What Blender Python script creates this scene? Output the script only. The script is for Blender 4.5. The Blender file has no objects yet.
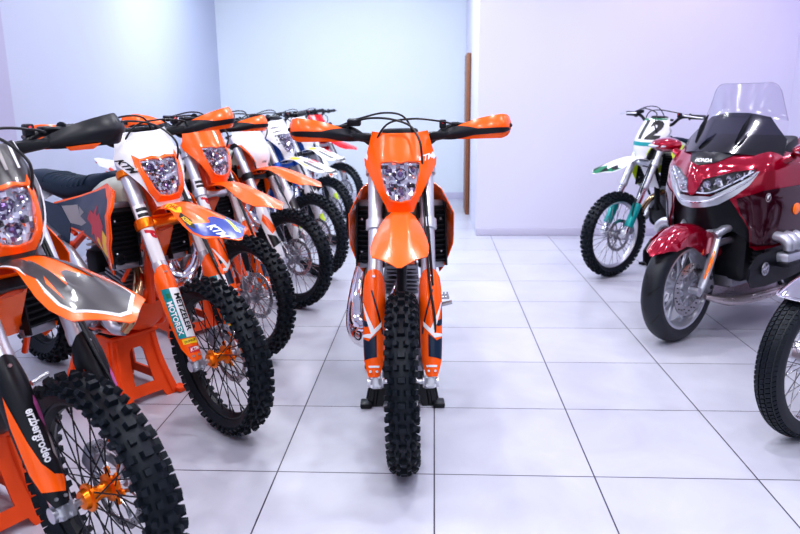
import bpy, bmesh, math, random
from mathutils import Vector, Matrix, Euler
random.seed(7)
SC = bpy.context.scene
COL = SC.collection
PI = math.pi
R_ = math.radians
V = Vector

# ------------------------------------------------------------------ materials
MATS = {}
def mat(name, col, rough=.4, metal=0., coat=0., bump=0., bscale=60., rvar=.0, spec=.5, emit=None, alpha=None, trans=0., cvar=0., cscale=8., ior=1.5):
    if name in MATS: return MATS[name]
    m = bpy.data.materials.new(name); m.use_nodes = True
    nt = m.node_tree; b = nt.nodes['Principled BSDF']
    b.inputs['Base Color'].default_value = (*col, 1); b.inputs['Roughness'].default_value = rough
    b.inputs['Metallic'].default_value = metal; b.inputs['Coat Weight'].default_value = coat
    b.inputs['Coat Roughness'].default_value = .06
    b.inputs['Specular IOR Level'].default_value = spec; b.inputs['IOR'].default_value = ior
    b.inputs['Transmission Weight'].default_value = trans
    if emit: b.inputs['Emission Color'].default_value = (*emit[0], 1); b.inputs['Emission Strength'].default_value = emit[1]
    if alpha is not None: b.inputs['Alpha'].default_value = alpha
    tc = nt.nodes.new('ShaderNodeTexCoord')
    n = nt.nodes.new('ShaderNodeTexNoise'); n.inputs['Scale'].default_value = bscale; n.inputs['Detail'].default_value = 3
    nt.links.new(tc.outputs['Object'], n.inputs['Vector'])
    mr = nt.nodes.new('ShaderNodeMapRange')
    mr.inputs['To Min'].default_value = max(.02, rough - rvar - .02); mr.inputs['To Max'].default_value = rough + rvar + .02
    nt.links.new(n.outputs['Fac'], mr.inputs['Value']); nt.links.new(mr.outputs['Result'], b.inputs['Roughness'])
    if bump:
        bp = nt.nodes.new('ShaderNodeBump'); bp.inputs['Strength'].default_value = bump; bp.inputs['Distance'].default_value = .002
        nt.links.new(n.outputs['Fac'], bp.inputs['Height']); nt.links.new(bp.outputs['Normal'], b.inputs['Normal'])
    if cvar:
        n2 = nt.nodes.new('ShaderNodeTexNoise'); n2.inputs['Scale'].default_value = cscale; n2.inputs['Detail'].default_value = 4
        nt.links.new(tc.outputs['Object'], n2.inputs['Vector'])
        mx = nt.nodes.new('ShaderNodeMix'); mx.data_type = 'RGBA'
        mx.inputs['A'].default_value = (*[c * (1 - cvar) for c in col], 1); mx.inputs['B'].default_value = (*[min(1, c * (1 + cvar)) for c in col], 1)
        nt.links.new(n2.outputs['Fac'], mx.inputs['Factor']); nt.links.new(mx.outputs['Result'], b.inputs['Base Color'])
    MATS[name] = m
    return m

ORANGE = mat('orange_plastic', (1.0, .128, .003), .26, coat=.2)
ORANGE_M = mat('orange_anodised', (.95, .22, .01), .28, metal=.75)
FRAME_O = mat('orange_frame_paint', (.85, .07, .003), .3, coat=.3)
STAND_O = mat('orange_stand_plastic', (.88, .09, .008), .45, bump=.2)
WHITE = mat('white_plastic', (.80, .80, .84), .25, coat=.4)
BLACKP = mat('black_plastic', (.008, .009, .013), .36, bump=.1, spec=.35)
DARKG = mat('dark_grey_graphic', (.052, .046, .050), .3, coat=.3)
GRAPH_N = mat('navy_graphic', (.008, .024, .055), .3, coat=.2, spec=.35)
BLUE = mat('blue_graphic', (.018, .055, .33), .25, coat=.4)
RUBBER = mat('tyre_rubber', (.006, .010, .016), .52, spec=.32, bump=.3, bscale=150, rvar=.1)
CHROME = mat('chrome', (.86, .84, .87), .07, metal=1)
ALU = mat('machined_aluminium', (.62, .62, .67), .3, metal=.9, bump=.1)
ALUD = mat('cast_aluminium', (.33, .33, .37), .42, metal=.85, bump=.4, bscale=200)
SILVER = mat('silver_fork_tube', (.58, .59, .65), .34, metal=.7)
STEEL = mat('brake_steel', (.45, .44, .45), .25, metal=1)
BRONZE = mat('heat_tinted_pipe', (.55, .38, .22), .2, metal=1, cvar=.5, cscale=9)
SEAT = mat('dark_seat_vinyl', (.006, .018, .036), .5, spec=.25, bump=.3, bscale=250)
BEIGE = mat('translucent_tank_plastic', (.52, .55, .48), .4)
RED = mat('red_plastic', (.72, .015, .02), .22, coat=.5)
REDT = mat('red_print', (.62, .01, .03), .35)
YEL = mat('yellow_print', (.95, .62, .02), .35)
NEON = mat('neon_yellow_print', (.65, .85, .03), .35)
WHT = mat('white_print', (.85, .85, .88), .35)
BLK = mat('black_print', (.006, .006, .008), .4)
GREEN = mat('green_print', (.01, .20, .09), .35)
TEAL = mat('teal_anodised', (.0, .30, .30), .3, metal=.2)
TEALP = mat('teal_print', (.0, .28, .30), .4)
PURP = mat('magenta_print', (.45, .10, .30), .4)
CABLE = mat('black_cable', (.01, .01, .012), .38)
BLUEC = mat('blue_anodised', (.02, .10, .42), .3, metal=.6)
RADI = mat('radiator_black', (.02, .02, .024), .5, metal=.3)
AMBER = mat('amber_lens', (1.0, .20, .0), .15, coat=.8, emit=((1, .16, 0), .25))  # reflectors are no lamps; a faint glow is put into the material
GWRED = mat('candy_red_paint', (.36, .0, .026), .13, metal=.45, coat=1, bump=.02, bscale=400)
GWDARK = mat('shaded_fairing_and_caliper_red', (.045, .0, .008), .12, metal=.2, coat=1)  # fairing sides: the candy red with shade put into the colour; also the caliper
GREYP = mat('warm_grey_plastic', (.36, .33, .33), .35)
def glass(name, tint, f0=.06, gr=.03):
    m = bpy.data.materials.new(name); m.use_nodes = True; nt = m.node_tree
    for n in list(nt.nodes): nt.nodes.remove(n)
    o = nt.nodes.new('ShaderNodeOutputMaterial'); mx = nt.nodes.new('ShaderNodeMixShader')
    t = nt.nodes.new('ShaderNodeBsdfTransparent'); g = nt.nodes.new('ShaderNodeBsdfGlossy'); l = nt.nodes.new('ShaderNodeLayerWeight')
    l.inputs['Blend'].default_value = .25; g.inputs['Roughness'].default_value = gr; t.inputs['Color'].default_value = (*tint, 1)
    mr = nt.nodes.new('ShaderNodeMapRange'); mr.inputs['To Min'].default_value = f0; mr.inputs['To Max'].default_value = .8
    nt.links.new(l.outputs['Facing'], mr.inputs['Value']); nt.links.new(mr.outputs['Result'], mx.inputs['Fac'])
    nt.links.new(t.outputs[0], mx.inputs[1]); nt.links.new(g.outputs[0], mx.inputs[2]); nt.links.new(mx.outputs[0], o.inputs['Surface'])
    MATS[name] = m; return m
LENSG = glass('clear_lens', (.95, .95, .98), .05)
SMOKE = glass('smoked_screen', (.045, .045, .07), .03, .12)
CLEARS = glass('clear_screen', (.80, .79, .86), .012, .16)

# ------------------------------------------------------------------ mesh builder
def cr(pts, k=6):
    """Catmull-Rom smoothing of a point list"""
    pts = [V(p) for p in pts]; out = []
    for i in range(len(pts) - 1):
        p0 = pts[max(i - 1, 0)]; p1 = pts[i]; p2 = pts[i + 1]; p3 = pts[min(i + 2, len(pts) - 1)]
        for j in range(k):
            t = j / k
            out.append(.5 * ((2 * p1) + (p2 - p0) * t + (2 * p0 - 5 * p1 + 4 * p2 - p3) * t * t + (3 * p1 - p0 - 3 * p2 + p3) * t ** 3))
    out.append(pts[-1]); return out
def lerp_tab(tab, t):
    if t <= tab[0][0]: return tab[0][1]
    for (a, x), (b, y) in zip(tab, tab[1:]):
        if t <= b: return x + (y - x) * (t - a) / (b - a)
    return tab[-1][1]
def srf_tab(tab, t):
    """smooth (monotone-ish cosine) table"""
    if t <= tab[0][0]: return tab[0][1]
    for i, ((a, x), (b, y)) in enumerate(zip(tab, tab[1:])):
        if t <= b:
            h = (t - a) / (b - a)
            m0 = (y - tab[i - 1][1]) / (b - tab[i - 1][0]) if i > 0 else (y - x) / (b - a)
            m1 = (tab[i + 2][1] - x) / (tab[i + 2][0] - a) if i + 2 < len(tab) else (y - x) / (b - a)
            d = b - a
            return (2*h**3-3*h*h+1)*x + (h**3-2*h*h+h)*d*m0 + (-2*h**3+3*h*h)*y + (h**3-h*h)*d*m1
    return tab[-1][1]

class MB:
    def __init__(s): s.v = []; s.f = []; s.m = []; s.mats = []
    def mi(s, m):
        if m not in s.mats: s.mats.append(m)
        return s.mats.index(m)
    def add(s, vs, fs, m):
        o = len(s.v); s.v += [tuple(v) for v in vs]; i = s.mi(m)
        for f in fs: s.f.append([o + k for k in f]); s.m.append(i)
        return s
    def bm(s, bm, m, M=None):
        if M is not None: bm.transform(M)
        bm.verts.ensure_lookup_table(); bm.verts.index_update()
        s.add([v.co for v in bm.verts], [[v.index for v in f.verts] for f in bm.faces], m); bm.free(); return s
    def box(s, c, size, m, rot=(0, 0, 0), bev=.0, M=None, seg=2):
        b = bmesh.new(); bmesh.ops.create_cube(b, size=1)
        bmesh.ops.scale(b, vec=V(size), verts=b.verts)
        if bev: bmesh.ops.bevel(b, geom=b.edges[:], offset=min(bev, min(size) * .45), segments=seg, profile=.5, affect='EDGES')
        T = Matrix.Translation(V(c)) @ (Euler(rot).to_matrix().to_4x4())
        return s.bm(b, m, (M @ T) if M is not None else T)
    def ring(s, rings, m, cap=True, closed=True, loop=False):
        """skin a list of equal-length rings"""
        n = len(rings[0]); vs = [p for r in rings for p in r]; fs = []
        K = len(rings)
        for i in range(K if loop else K - 1):
            a = i * n; b = ((i + 1) % K) * n
            for j in range(n if closed else n - 1):
                k = (j + 1) % n
                fs.append([a + j, a + k, b + k, b + j])
        if cap and not loop and closed:
            fs.append(list(range(n))[::-1]); fs.append([(K - 1) * n + j for j in range(n)])
        return s.add(vs, fs, m)
    def tube(s, path, r, m, n=10, k=0, flat=1., up=None, loop=False, cap=True):
        pts = cr(path, k) if k else [V(p) for p in path]
        N = len(pts)
        if not isinstance(r, (list, tuple)): rr = [r] * N
        else:
            rr = [lerp_tab([(q / (len(r) - 1), x) for q, x in enumerate(r)], i / (N - 1)) for i in range(N)]
        T = []
        for i in range(N):
            if loop: t = pts[(i + 1) % N] - pts[i - 1]
            else: t = pts[min(i + 1, N - 1)] - pts[max(i - 1, 0)]
            T.append(t.normalized())
        ref = V(up) if up else (V((0, 0, 1)) if abs(T[0].z) < .9 else V((1, 0, 0)))
        a = T[0].cross(ref).normalized(); rings = []
        for i in range(N):
            if i:
                a = (a - T[i] * a.dot(T[i]))
                a = a.normalized() if a.length > 1e-6 else T[i].orthogonal().normalized()
            b = T[i].cross(a)
            rings.append([pts[i] + a * math.cos(2 * PI * j / n) * rr[i] + b * math.sin(2 * PI * j / n) * rr[i] * flat for j in range(n)])
        return s.ring(rings, m, loop=loop, cap=cap)
    def lathe(s, prof, c, ax, m, n=24, closed=False, cap=False):
        """prof: (radius, height along ax)"""
        ax = V(ax).normalized(); a = ax.orthogonal().normalized(); b = ax.cross(a); c = V(c)
        rings = [[c + ax * h + (a * math.cos(2 * PI * j / n) + b * math.sin(2 * PI * j / n)) * r for j in range(n)] for r, h in prof]
        return s.ring(rings, m, cap=cap, loop=closed)
    def cyl(s, a, b, r, m, n=16, r2=None):
        a = V(a); b = V(b); d = b - a
        return s.lathe([(r, 0), (r if r2 is None else r2, d.length)], a, d, m, n, cap=True)
    def sphere(s, c, r, m, seg=16, sc=(1, 1, 1)):
        b = bmesh.new(); bmesh.ops.create_uvsphere(b, u_segments=seg, v_segments=seg // 2, radius=r)
        return s.bm(b, m, Matrix.Translation(V(c)) @ Matrix.Diagonal((*sc, 1)))
    def panel(s, outline, S, m, th=.003, cell=.02, holes=(), off=0., cx=None):
        """2D polygon (with holes) cut into cells, mapped through S(u,v)->point; th>0 gives it thickness"""
        b = bmesh.new(); ed = []
        for lp in [outline] + list(holes):
            vv = [b.verts.new((p[0], p[1], 0)) for p in lp]
            ed += [b.edges.new((vv[i], vv[(i + 1) % len(vv)])) for i in range(len(vv))]
        bmesh.ops.triangle_fill(b, use_beauty=True, use_dissolve=False, edges=ed, normal=(0, 0, 1))
        us = [p[0] for p in outline]; vs = [p[1] for p in outline]
        cu, cv = cell if isinstance(cell, (tuple, list)) else (cell, cell)
        for lo, hi, st, ax in ((min(us), max(us), cu, 0), (min(vs), max(vs), cv, 1)):
            k = math.floor(lo / st) + 1
            while k * st < hi - 1e-6:
                pt = [0, 0, 0]; no = [0, 0, 0]; pt[ax] = k * st; no[ax] = 1
                bmesh.ops.bisect_plane(b, geom=b.verts[:] + b.edges[:] + b.faces[:], plane_co=pt, plane_no=no, dist=1e-6); k += 1
        bmesh.ops.remove_doubles(b, verts=b.verts[:], dist=1e-6)
        b.verts.index_update(); b.verts.ensure_lookup_table()
        P = []; Q = []
        e = 1e-4
        for v in b.verts:
            u, w = v.co.x, v.co.y
            p = V(S(u, w)); n = (V(S(u + e, w)) - V(S(u - e, w))).cross(V(S(u, w + e)) - V(S(u, w - e)))
            n = n.normalized() if n.length > 0 else V((0, 0, 1))
            P.append(p + n * off); Q.append(p + n * (off - th))
        fs = [[v.index for v in f.verts] if f.normal.z > 0 else [v.index for v in f.verts][::-1] for f in b.faces]
        if th > 0:
            o = len(P); fb = [[o + k for k in f[::-1]] for f in fs]
            wl = []
            for ee in b.edges:
                if len(ee.link_faces) == 1:
                    i, j = ee.verts[0].index, ee.verts[1].index
                    f = [v.index for v in ee.link_faces[0].verts]
                    if ee.link_faces[0].normal.z <= 0: f = f[::-1]
                    a = f.index(i)
                    if f[(a + 1) % len(f)] != j: i, j = j, i
                    wl.append([j, i, o + i, o + j])
            s.add(P + Q, fs + fb + wl, m)
        else: s.add(P, fs, m)
        b.free(); return s
    def text(s, txt, S, m, off=.001, size=.02, pos=(0, 0), ang=0, sx=1., cell=None, **kw):
        vs, fs = text_mesh(txt, **kw); ca, sa = math.cos(ang), math.sin(ang); e = 1e-4; P = []
        b = bmesh.new(); bv = [b.verts.new((pos[0] + x * size * sx * ca - y * size * sa, pos[1] + x * size * sx * sa + y * size * ca, 0)) for x, y in vs]
        for fc in fs:
            try: b.faces.new([bv[k] for k in fc])
            except ValueError: pass
        if cell:
            for st, ax in ((cell[0], 0), (cell[1], 1)):
                lo = min(v.co[ax] for v in b.verts); hi = max(v.co[ax] for v in b.verts); k = math.floor(lo / st) + 1
                while k * st < hi:
                    pt = [0, 0, 0]; no = [0, 0, 0]; pt[ax] = k * st; no[ax] = 1
                    bmesh.ops.bisect_plane(b, geom=b.verts[:] + b.edges[:] + b.faces[:], plane_co=pt, plane_no=no, dist=1e-7); k += 1
        b.verts.index_update(); b.verts.ensure_lookup_table()
        vs = [(v.co.x, v.co.y) for v in b.verts]; fs = [[v.index for v in f.verts] for f in b.faces]; b.free()
        for u, w in vs:
            p = V(S(u, w)); n = (V(S(u + e, w)) - V(S(u - e, w))).cross(V(S(u, w + e)) - V(S(u, w - e))).normalized()
            P.append(p + n * off)
        s.add(P, fs, m); return s
    def mirror_y(s):
        o = len(s.v); n = len(s.f)
        s.v += [(x, -y, z) for x, y, z in s.v]
        s.f += [[o + k for k in f[::-1]] for f in s.f[:n]]; s.m += s.m[:n]; return s
    def flip_y(s):
        s.v = [(x, -y, z) for x, y, z in s.v]; s.f = [f[::-1] for f in s.f]; return s
    def mesh(s, name, sharp=38):
        me = bpy.data.meshes.new(name); me.from_pydata(s.v, [], s.f)
        for m in s.mats: me.materials.append(m)
        me.polygons.foreach_set('material_index', s.m); me.polygons.foreach_set('use_smooth', [True] * len(s.f))
        me.validate(); me.update(); me.set_sharp_from_angle(angle=R_(sharp)); return me
    def build(s, name, parent=None, sharp=38, M=None, bev=0):
        o = bpy.data.objects.new(name, s.mesh(name, sharp)); COL.objects.link(o)
        if parent: o.parent = parent
        if M is not None: o.matrix_local = M
        if bev:
            b = o.modifiers.new('bevel', 'BEVEL'); b.width = bev; b.segments = 2; b.limit_method = 'ANGLE'; b.angle_limit = R_(40)
        return o
_TXT = {}
def text_mesh(txt, shear=0., bold=.0, align='CENTER', spacing=1.):
    key = (txt, shear, bold, align, spacing)
    if key in _TXT: return _TXT[key]
    c = bpy.data.curves.new('t', 'FONT'); c.body = txt; c.size = 1; c.shear = shear; c.offset = bold
    c.align_x = align; c.align_y = 'CENTER'; c.resolution_u = 3; c.space_character = spacing
    o = bpy.data.objects.new('t', c); COL.objects.link(o); bpy.context.view_layer.update()
    me = bpy.data.meshes.new_from_object(o.evaluated_get(bpy.context.evaluated_depsgraph_get()))
    r = ([(v.co.x, v.co.y) for v in me.vertices], [list(p.vertices) for p in me.polygons])
    bpy.data.objects.remove(o); bpy.data.curves.remove(c); bpy.data.meshes.remove(me)
    _TXT[key] = r; return r
def empty(name, loc=(0, 0, 0), rz=0.):
    o = bpy.data.objects.new(name, None); COL.objects.link(o); o.location = loc; o.rotation_euler = (0, 0, rz)
    o.empty_display_size = .1; return o
def tag(o, label=None, cat=None, group=None, kind=None):
    if label: o['label'] = label
    if cat: o['category'] = cat
    if group: o['group'] = group
    if kind: o['kind'] = kind
    return o
def link_mesh(name, me, parent, M=None):
    o = bpy.data.objects.new(name, me); COL.objects.link(o); o.parent = parent
    if M is not None: o.matrix_local = M
    return o

# ------------------------------------------------------------------ wheels (centre at origin, axle along y)
def knobby_tire(ro, rr, hw, n=38, rear=False):
    t = MB()
    dc = ro - .017 - rr                     # carcass depth
    prof = []
    for k in range(13):
        a = PI * k / 12
        y = hw * math.cos(a); r = rr + dc * (math.sin(a) ** .55)
        prof.append((r, y if k not in (0, 12) else y * .62))
    t.lathe(prof, (0, 0, 0), (0, 1, 0), RUBBER, 64, closed=True)
    def knob(th, lat, w, l, h, tilt):
        # tilt: angle around the carcass from the crown
        cy = hw * math.sin(tilt); crr = rr + dc * (max(0., math.cos(tilt)) ** .55)
        rad = V((math.cos(th), 0, math.sin(th))); tan = V((-math.sin(th), 0, math.cos(th))); y = V((0, 1, 0))
        n_ = (rad * math.cos(tilt) + y * math.sin(tilt)).normalized(); s_ = tan.cross(n_)
        c = rad * crr + y * cy
        vs = []
        for hh, sc in ((-.006, 1.12), (h, .86)):
            for a, b in ((-1, -1), (1, -1), (1, 1), (-1, 1)):
                vs.append(c + n_ * hh + s_ * a * w / 2 * sc + tan * b * l / 2 * sc)
        t.add(vs, [[0, 1, 2, 3], [7, 6, 5, 4], [0, 4, 5, 1], [1, 5, 6, 2], [2, 6, 7, 3], [3, 7, 4, 0]], RUBBER)
    pitch = 2 * PI / n
    for i in range(n):
        th = i * pitch
        if i % 2 == 0:
            knob(th, 0, hw * .56, .020, .016, 0)
            for sg in (-1, 1):
                knob(th, 0, hw * .32, .019, .017, sg * R_(42))
                knob(th + pitch * .5, 0, hw * .28, .019, .015, sg * R_(70))
        else:
            for sg in (-1, 1):
                knob(th, 0, hw * .33, .019, .017, sg * R_(19))
                knob(th, 0, hw * .30, .018, .017, sg * R_(52))
                knob(th + pitch * .5, 0, hw * .28, .019, .015, sg * R_(70))
    return t
def rim_mesh(rr, hw, m):
    t = MB()
    prof = [(rr + .010, hw), (rr + .012, hw - .004), (rr - .002, hw - .007), (rr - .012, hw * .35), (rr - .013, -hw * .35), (rr - .002, -hw + .007), (rr + .012, -hw + .004),
            (rr + .010, -hw), (rr - .008, -hw + .002), (rr - .016, -hw * .55), (rr - .021, -hw * .3), (rr - .021, hw * .3), (rr - .016, hw * .55), (rr - .008, hw - .002)]
    t.lathe(prof, (0, 0, 0), (0, 1, 0), m, 64, closed=True); return t
def spoke_path(i, n, rr, hr=.030, hy=.030):
    th = 2 * PI * i / n; sg = 1 if i % 2 else -1; d = (1 if (i // 2) % 2 else -1) * R_(34)
    a = V((hr * math.cos(th + d), sg * hy, hr * math.sin(th + d))); b = V(((rr - .014) * math.cos(th), sg * .004, (rr - .014) * math.sin(th)))
    return a, b
SPK = {}
def make_wheel(parent, M, kind, rimmat, hubmat, spokemat, front=True, detail=True):
    """rim is the wheel part; tyre, hub, disc and spokes are its pieces. Mesh data shared between bikes."""
    if front: ro, rr, hw = .345, .268, .048
    else: ro, rr, hw = .345, .232, .062
    def shared(key, fn):
        if key not in SPK: SPK[key] = fn()
        return SPK[key]
    w = link_mesh('front_wheel' if front else 'rear_wheel', shared(('rim', rr, rimmat.name), lambda: rim_mesh(rr, .025 if front else .032, rimmat).mesh('rim')), parent, M)
    link_mesh('tire', shared(('tire', front), lambda: knobby_tire(ro, rr, hw, 50 if front else 46).mesh('tire', 30)), w)
    def hub():
        t = MB()
        t.lathe([(.012, -.052), (.026, -.050), (.030, -.036), (.040, -.034), (.040, -.026), (.024, -.022), (.019, 0), (.024, .022), (.040, .026), (.040, .034), (.032, .036), (.026, .050), (.012, .052)], (0, 0, 0), (0, 1, 0), hubmat, 28, cap=True)
        for k in range(6):
            a = k * PI / 3
            t.box((.045 * math.cos(a), .040, .045 * math.sin(a)), (.022, .010, .016), hubmat, rot=(0, -a, 0), bev=.002)
        t.cyl((0, -.075, 0), (0, .075, 0), .010, ALU); t.cyl((0, -.082, 0), (0, -.070, 0), .017, ALU, 6)
        return t.mesh('hub')
    link_mesh('hub', shared(('hub', hubmat.name), hub), w)
    def disc():
        t = MB(); r1, r0, y = (.130, .104, .047) if front else (.110, .088, -.047)
        n = 72
        prof = []
        def rad(j): return r1 + .0025 * math.cos(12 * 2 * PI * j / n)
        for yy, rf in ((y, 0), (y, 1), (y + .0035, 1), (y + .0035, 0)):
            prof.append([V(((rad(j) if rf else r0) * math.cos(2 * PI * j / n), yy, (rad(j) if rf else r0) * math.sin(2 * PI * j / n))) for j in range(n)])
        t.ring(prof, STEEL, loop=True)
        for k in range(6):
            a = k * PI / 3
            t.tube([(.046 * math.cos(a), y, .046 * math.sin(a)), (.075 * math.cos(a + .2), y + .002, .075 * math.sin(a + .2)), (.108 * math.cos(a + .1), y + .002, .108 * math.sin(a + .1))], .006, STEEL, 6, 3)
        for k in range(24):
            a = k * PI / 12; q = .117 if front else .099
            t.cyl((q * math.cos(a), y - .0006, q * math.sin(a)), (q * math.cos(a), y + .0041, q * math.sin(a)), .0036, BLK, 8)
        return t.mesh('brake_disc')
    link_mesh('brake_disc', shared(('disc', front), disc), w)
    n = 32
    if detail:
        def one():
            t = MB(); t.cyl((0, 0, 0), (0, 0, 1), .0021, spokemat, 6); t.cyl((0, 0, .90), (0, 0, 1), .0034, spokemat, 6); return t.mesh('spoke')
        me = shared(('spoke', spokemat.name), one)
        for i in range(n):
            a, b = spoke_path(i, n, rr); d = b - a
            Mx = Matrix.Translation(a) @ d.to_track_quat('Z', 'Y').to_matrix().to_4x4() @ Matrix.Diagonal((1, 1, d.length, 1))
            link_mesh('spoke', me, w, Mx)
    else:
        def allsp():
            t = MB()
            for i in range(n):
                a, b = spoke_path(i, n, rr); t.cyl(a, b, .0023, spokemat, 5)
            return t.mesh('spokes')
        tag(link_mesh('spokes', shared(('spokes', rr, spokemat.name), allsp), w), kind='stuff')
    return w

# ------------------------------------------------------------------ dirt bike
RK = R_(26.5); UP = V((-math.sin(RK), 0, math.cos(RK))); FW = V((math.cos(RK), 0, math.sin(RK)))
AZ = .345
def fk(s, y=0., f=0.): return V((0, y, AZ)) + UP * s + FW * f
FY = .104                                    # fork leg half spacing
def steerM(d):
    p = V((.11, 0, 0)); return Matrix.Translation(p) @ Matrix.Rotation(d, 4, UP) @ Matrix.Translation(-p)

# front fender surface: u 0 (under the lamp) .. 1 (tip), v lateral metres
FC = [(0, -.315, .930), (.12, -.245, .955), (.3, -.13, .965), (.5, -.01, .948), (.7, .11, .918), (.85, .20, .890), (1, .285, .855)]
def fend(u, v):
    x = srf_tab([(a, b) for a, b, c in FC], u); z = srf_tab([(a, c) for a, b, c in FC], u)
    k = lerp_tab([(0, 1.2), (.4, .9), (.75, .62), (1, .35)], u)
    rid = max(0., 1 - abs(abs(v) - .030) / .016) * .006 * lerp_tab([(0, 1), (.7, 1), (.85, 0)], u)
    return V((x, v, z - k * 4.6 * v * v + rid))
FWID = [(0, .052), (.15, .052), (.3, .058), (.45, .078), (.58, .094), (.70, .102), (.84, .096), (1, .008)]
def fw_out(scale=1., u0=0., u1=1., inset=0.):
    L = []; n = 26
    for i in range(n + 1):
        u = u0 + (u1 - u0) * i / n; L.append((u, max(.004, lerp_tab(FWID, u) * scale - inset)))
    return [(u, -w) for u, w in L] + [(u, w) for u, w in L[::-1]]
def build_fender(P, M, c):
    t = MB(); t.panel(fw_out(), fend, c['fender'], .0035, (.05, .012))
    g = c.get('fgraph')
    C = (.05, .012)
    if g == 'blue':
        t.panel([(.60, -.088), (.72, -.096), (.82, -.089), (.97, -.024), (.985, 0), (.97, .024), (.82, .089), (.72, .096), (.60, .088), (.70, .05), (.74, .030), (.66, .012), (.66, -.012), (.74, -.03), (.70, -.05)], fend, BLUE, 0, C, off=.001)
        for sg in (-1, 1):
            t.panel([(a, b * sg) for a, b in [(.20, .026), (.22, .050), (.40, .062), (.46, .052), (.40, .034)]], fend, YEL, 0, C, off=.0012)
            t.panel([(a, b * sg) for a, b in [(.45, .054), (.47, .070), (.62, .088), (.72, .082), (.60, .060)]], fend, BLK, 0, C, off=.0013)
            t.text('DHL', fend, REDT, .0022, .024, (.31, .043 * sg), 0, sx=3.2, cell=C, shear=.3, bold=.02) if sg < 0 else t.text('DHL', lambda u, v: fend(1 - u, v), REDT, .0022, .024, (.69, -.043), 0, sx=3.2, cell=C, shear=.3, bold=.02)
            t.text('ACERBIS', fend, YEL, .0022, .018, (.575, -.072), R_(-3.5), sx=2.0, cell=C, bold=.03) if sg < 0 else None
            t.panel([(a, b * sg) for a, b in [(.70, .045), (.73, .055), (.93, .030), (.90, .018)]], fend, NEON if sg > 0 else BLUE, 0, C, off=.0014)
        t.text('KTM', fend, WHT, .0026, .040, (.84, -.040), R_(0), sx=2.1, cell=C, shear=.4, bold=.04)
    elif g == 'grey':
        # white edged dark grey fields with orange slashes
        t.panel([(.46, -.056), (.60, -.076), (.72, -.084), (.81, -.078), (.955, -.014), (.955, .014), (.81, .078), (.72, .084), (.60, .076), (.46, .056), (.55, .045), (.68, .070), (.78, .066), (.93, .006), (.93, -.006), (.78, -.066), (.68, -.070), (.55, -.045)], fend, WHT, 0, C, off=.001)
        t.panel([(.38, -.046), (.58, -.068), (.72, -.078), (.80, -.073), (.935, -.011), (.935, .011), (.80, .073), (.72, .078), (.58, .068), (.38, .046), (.30, .022), (.50, .028), (.66, .036), (.52, .008), (.52, -.008), (.66, -.036), (.50, -.028), (.30, -.022)], fend, DARKG, 0, C, off=.0016)
        for sg in (-1, 1):
            t.panel([(.10, .014 * sg), (.10, .046 * sg), (.42, .060 * sg), (.60, .056 * sg), (.40, .036 * sg)], fend, DARKG, 0, C, off=.0014)
            t.panel([(.50, .044 * sg), (.56, .058 * sg), (.72, .066 * sg)], fend, ORANGE, 0, C, off=.0022)
            t.panel([(.08, .046 * sg), (.08, .051 * sg), (.30, .056 * sg), (.42, .064 * sg), (.32, .052 * sg)], fend, WHT, 0, C, off=.0018)
    elif g == 'husky':
        t.panel([(.2, 0.0), (.24, .015), (.30, .018), (.36, .015), (.40, 0), (.36, -.015), (.30, -.018), (.24, -.015)], lambda u, v: fend(u, v * 1 - .034), YEL, 0, C, off=.002)
        for sg in (-1, 1):
            t.panel([(.46, .040 * sg), (.50, .060 * sg), (.78, .070 * sg), (.90, .040 * sg), (.70, .045 * sg)], fend, DARKG, 0, C, off=.0012)
            t.panel([(.40, .060 * sg), (.44, .070 * sg), (.60, .085 * sg), (.62, .076 * sg)], fend, NEON, 0, C, off=.0014)
            t.panel([(.50, .012 * sg), (.50, .030 * sg), (.64, .036 * sg), (.64, .014 * sg)], fend, REDT, 0, C, off=.0014)
        t.panel([(.86, -.075), (.97, -.026), (.97, .026), (.86, .075), (.92, .02), (.92, -.02)], fend, BLK, 0, C, off=.0013)
    elif g == 'kawa':
        t.panel([(.66, -.096), (.82, -.090), (.98, -.018), (.98, .018), (.82, .090), (.66, .096), (.76, .05), (.84, .045), (.74, 0), (.84, -.045), (.76, -.05)], fend, GREEN, 0, C, off=.001)
        for sg in (-1, 1):
            t.panel([(.80, .02 * sg), (.84, .07 * sg), (.95, .03 * sg)], fend, BLK, 0, C, off=.0018)
            t.panel([(.66, .055 * sg), (.72, .092 * sg), (.80, .075 * sg), (.76, .05 * sg)], fend, BLK, 0, C, off=.0018)
        t.text('MOTOREX', lambda u, v: fend(1 - u, v), REDT, .0022, .034, (.60, -.050), R_(0), sx=1.7, cell=C, shear=.2, bold=.04)
    elif g == 'red':
        for sg in (-1, 1):
            t.panel([(.45, .045 * sg), (.5, .07 * sg), (.80, .07 * sg), (.86, .05 * sg)], fend, WHT, 0, C, off=.0012)
    # inner rear mudguard between the fork legs
    def rearf(u, v): 
        x = lerp_tab([(0, -.44), (.6, -.33), (1, -.27)], u); z = lerp_tab([(0, .70), (.6, .86), (1, .915)], u); return V((x - 3 * v * v, v, z))
    t.panel([(0, -.05), (1, -.062), (1, .062), (0, .05)], rearf, c['fender'], .003, (.1, .02))
    return t.build('front_fender', P, M=M)

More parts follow.
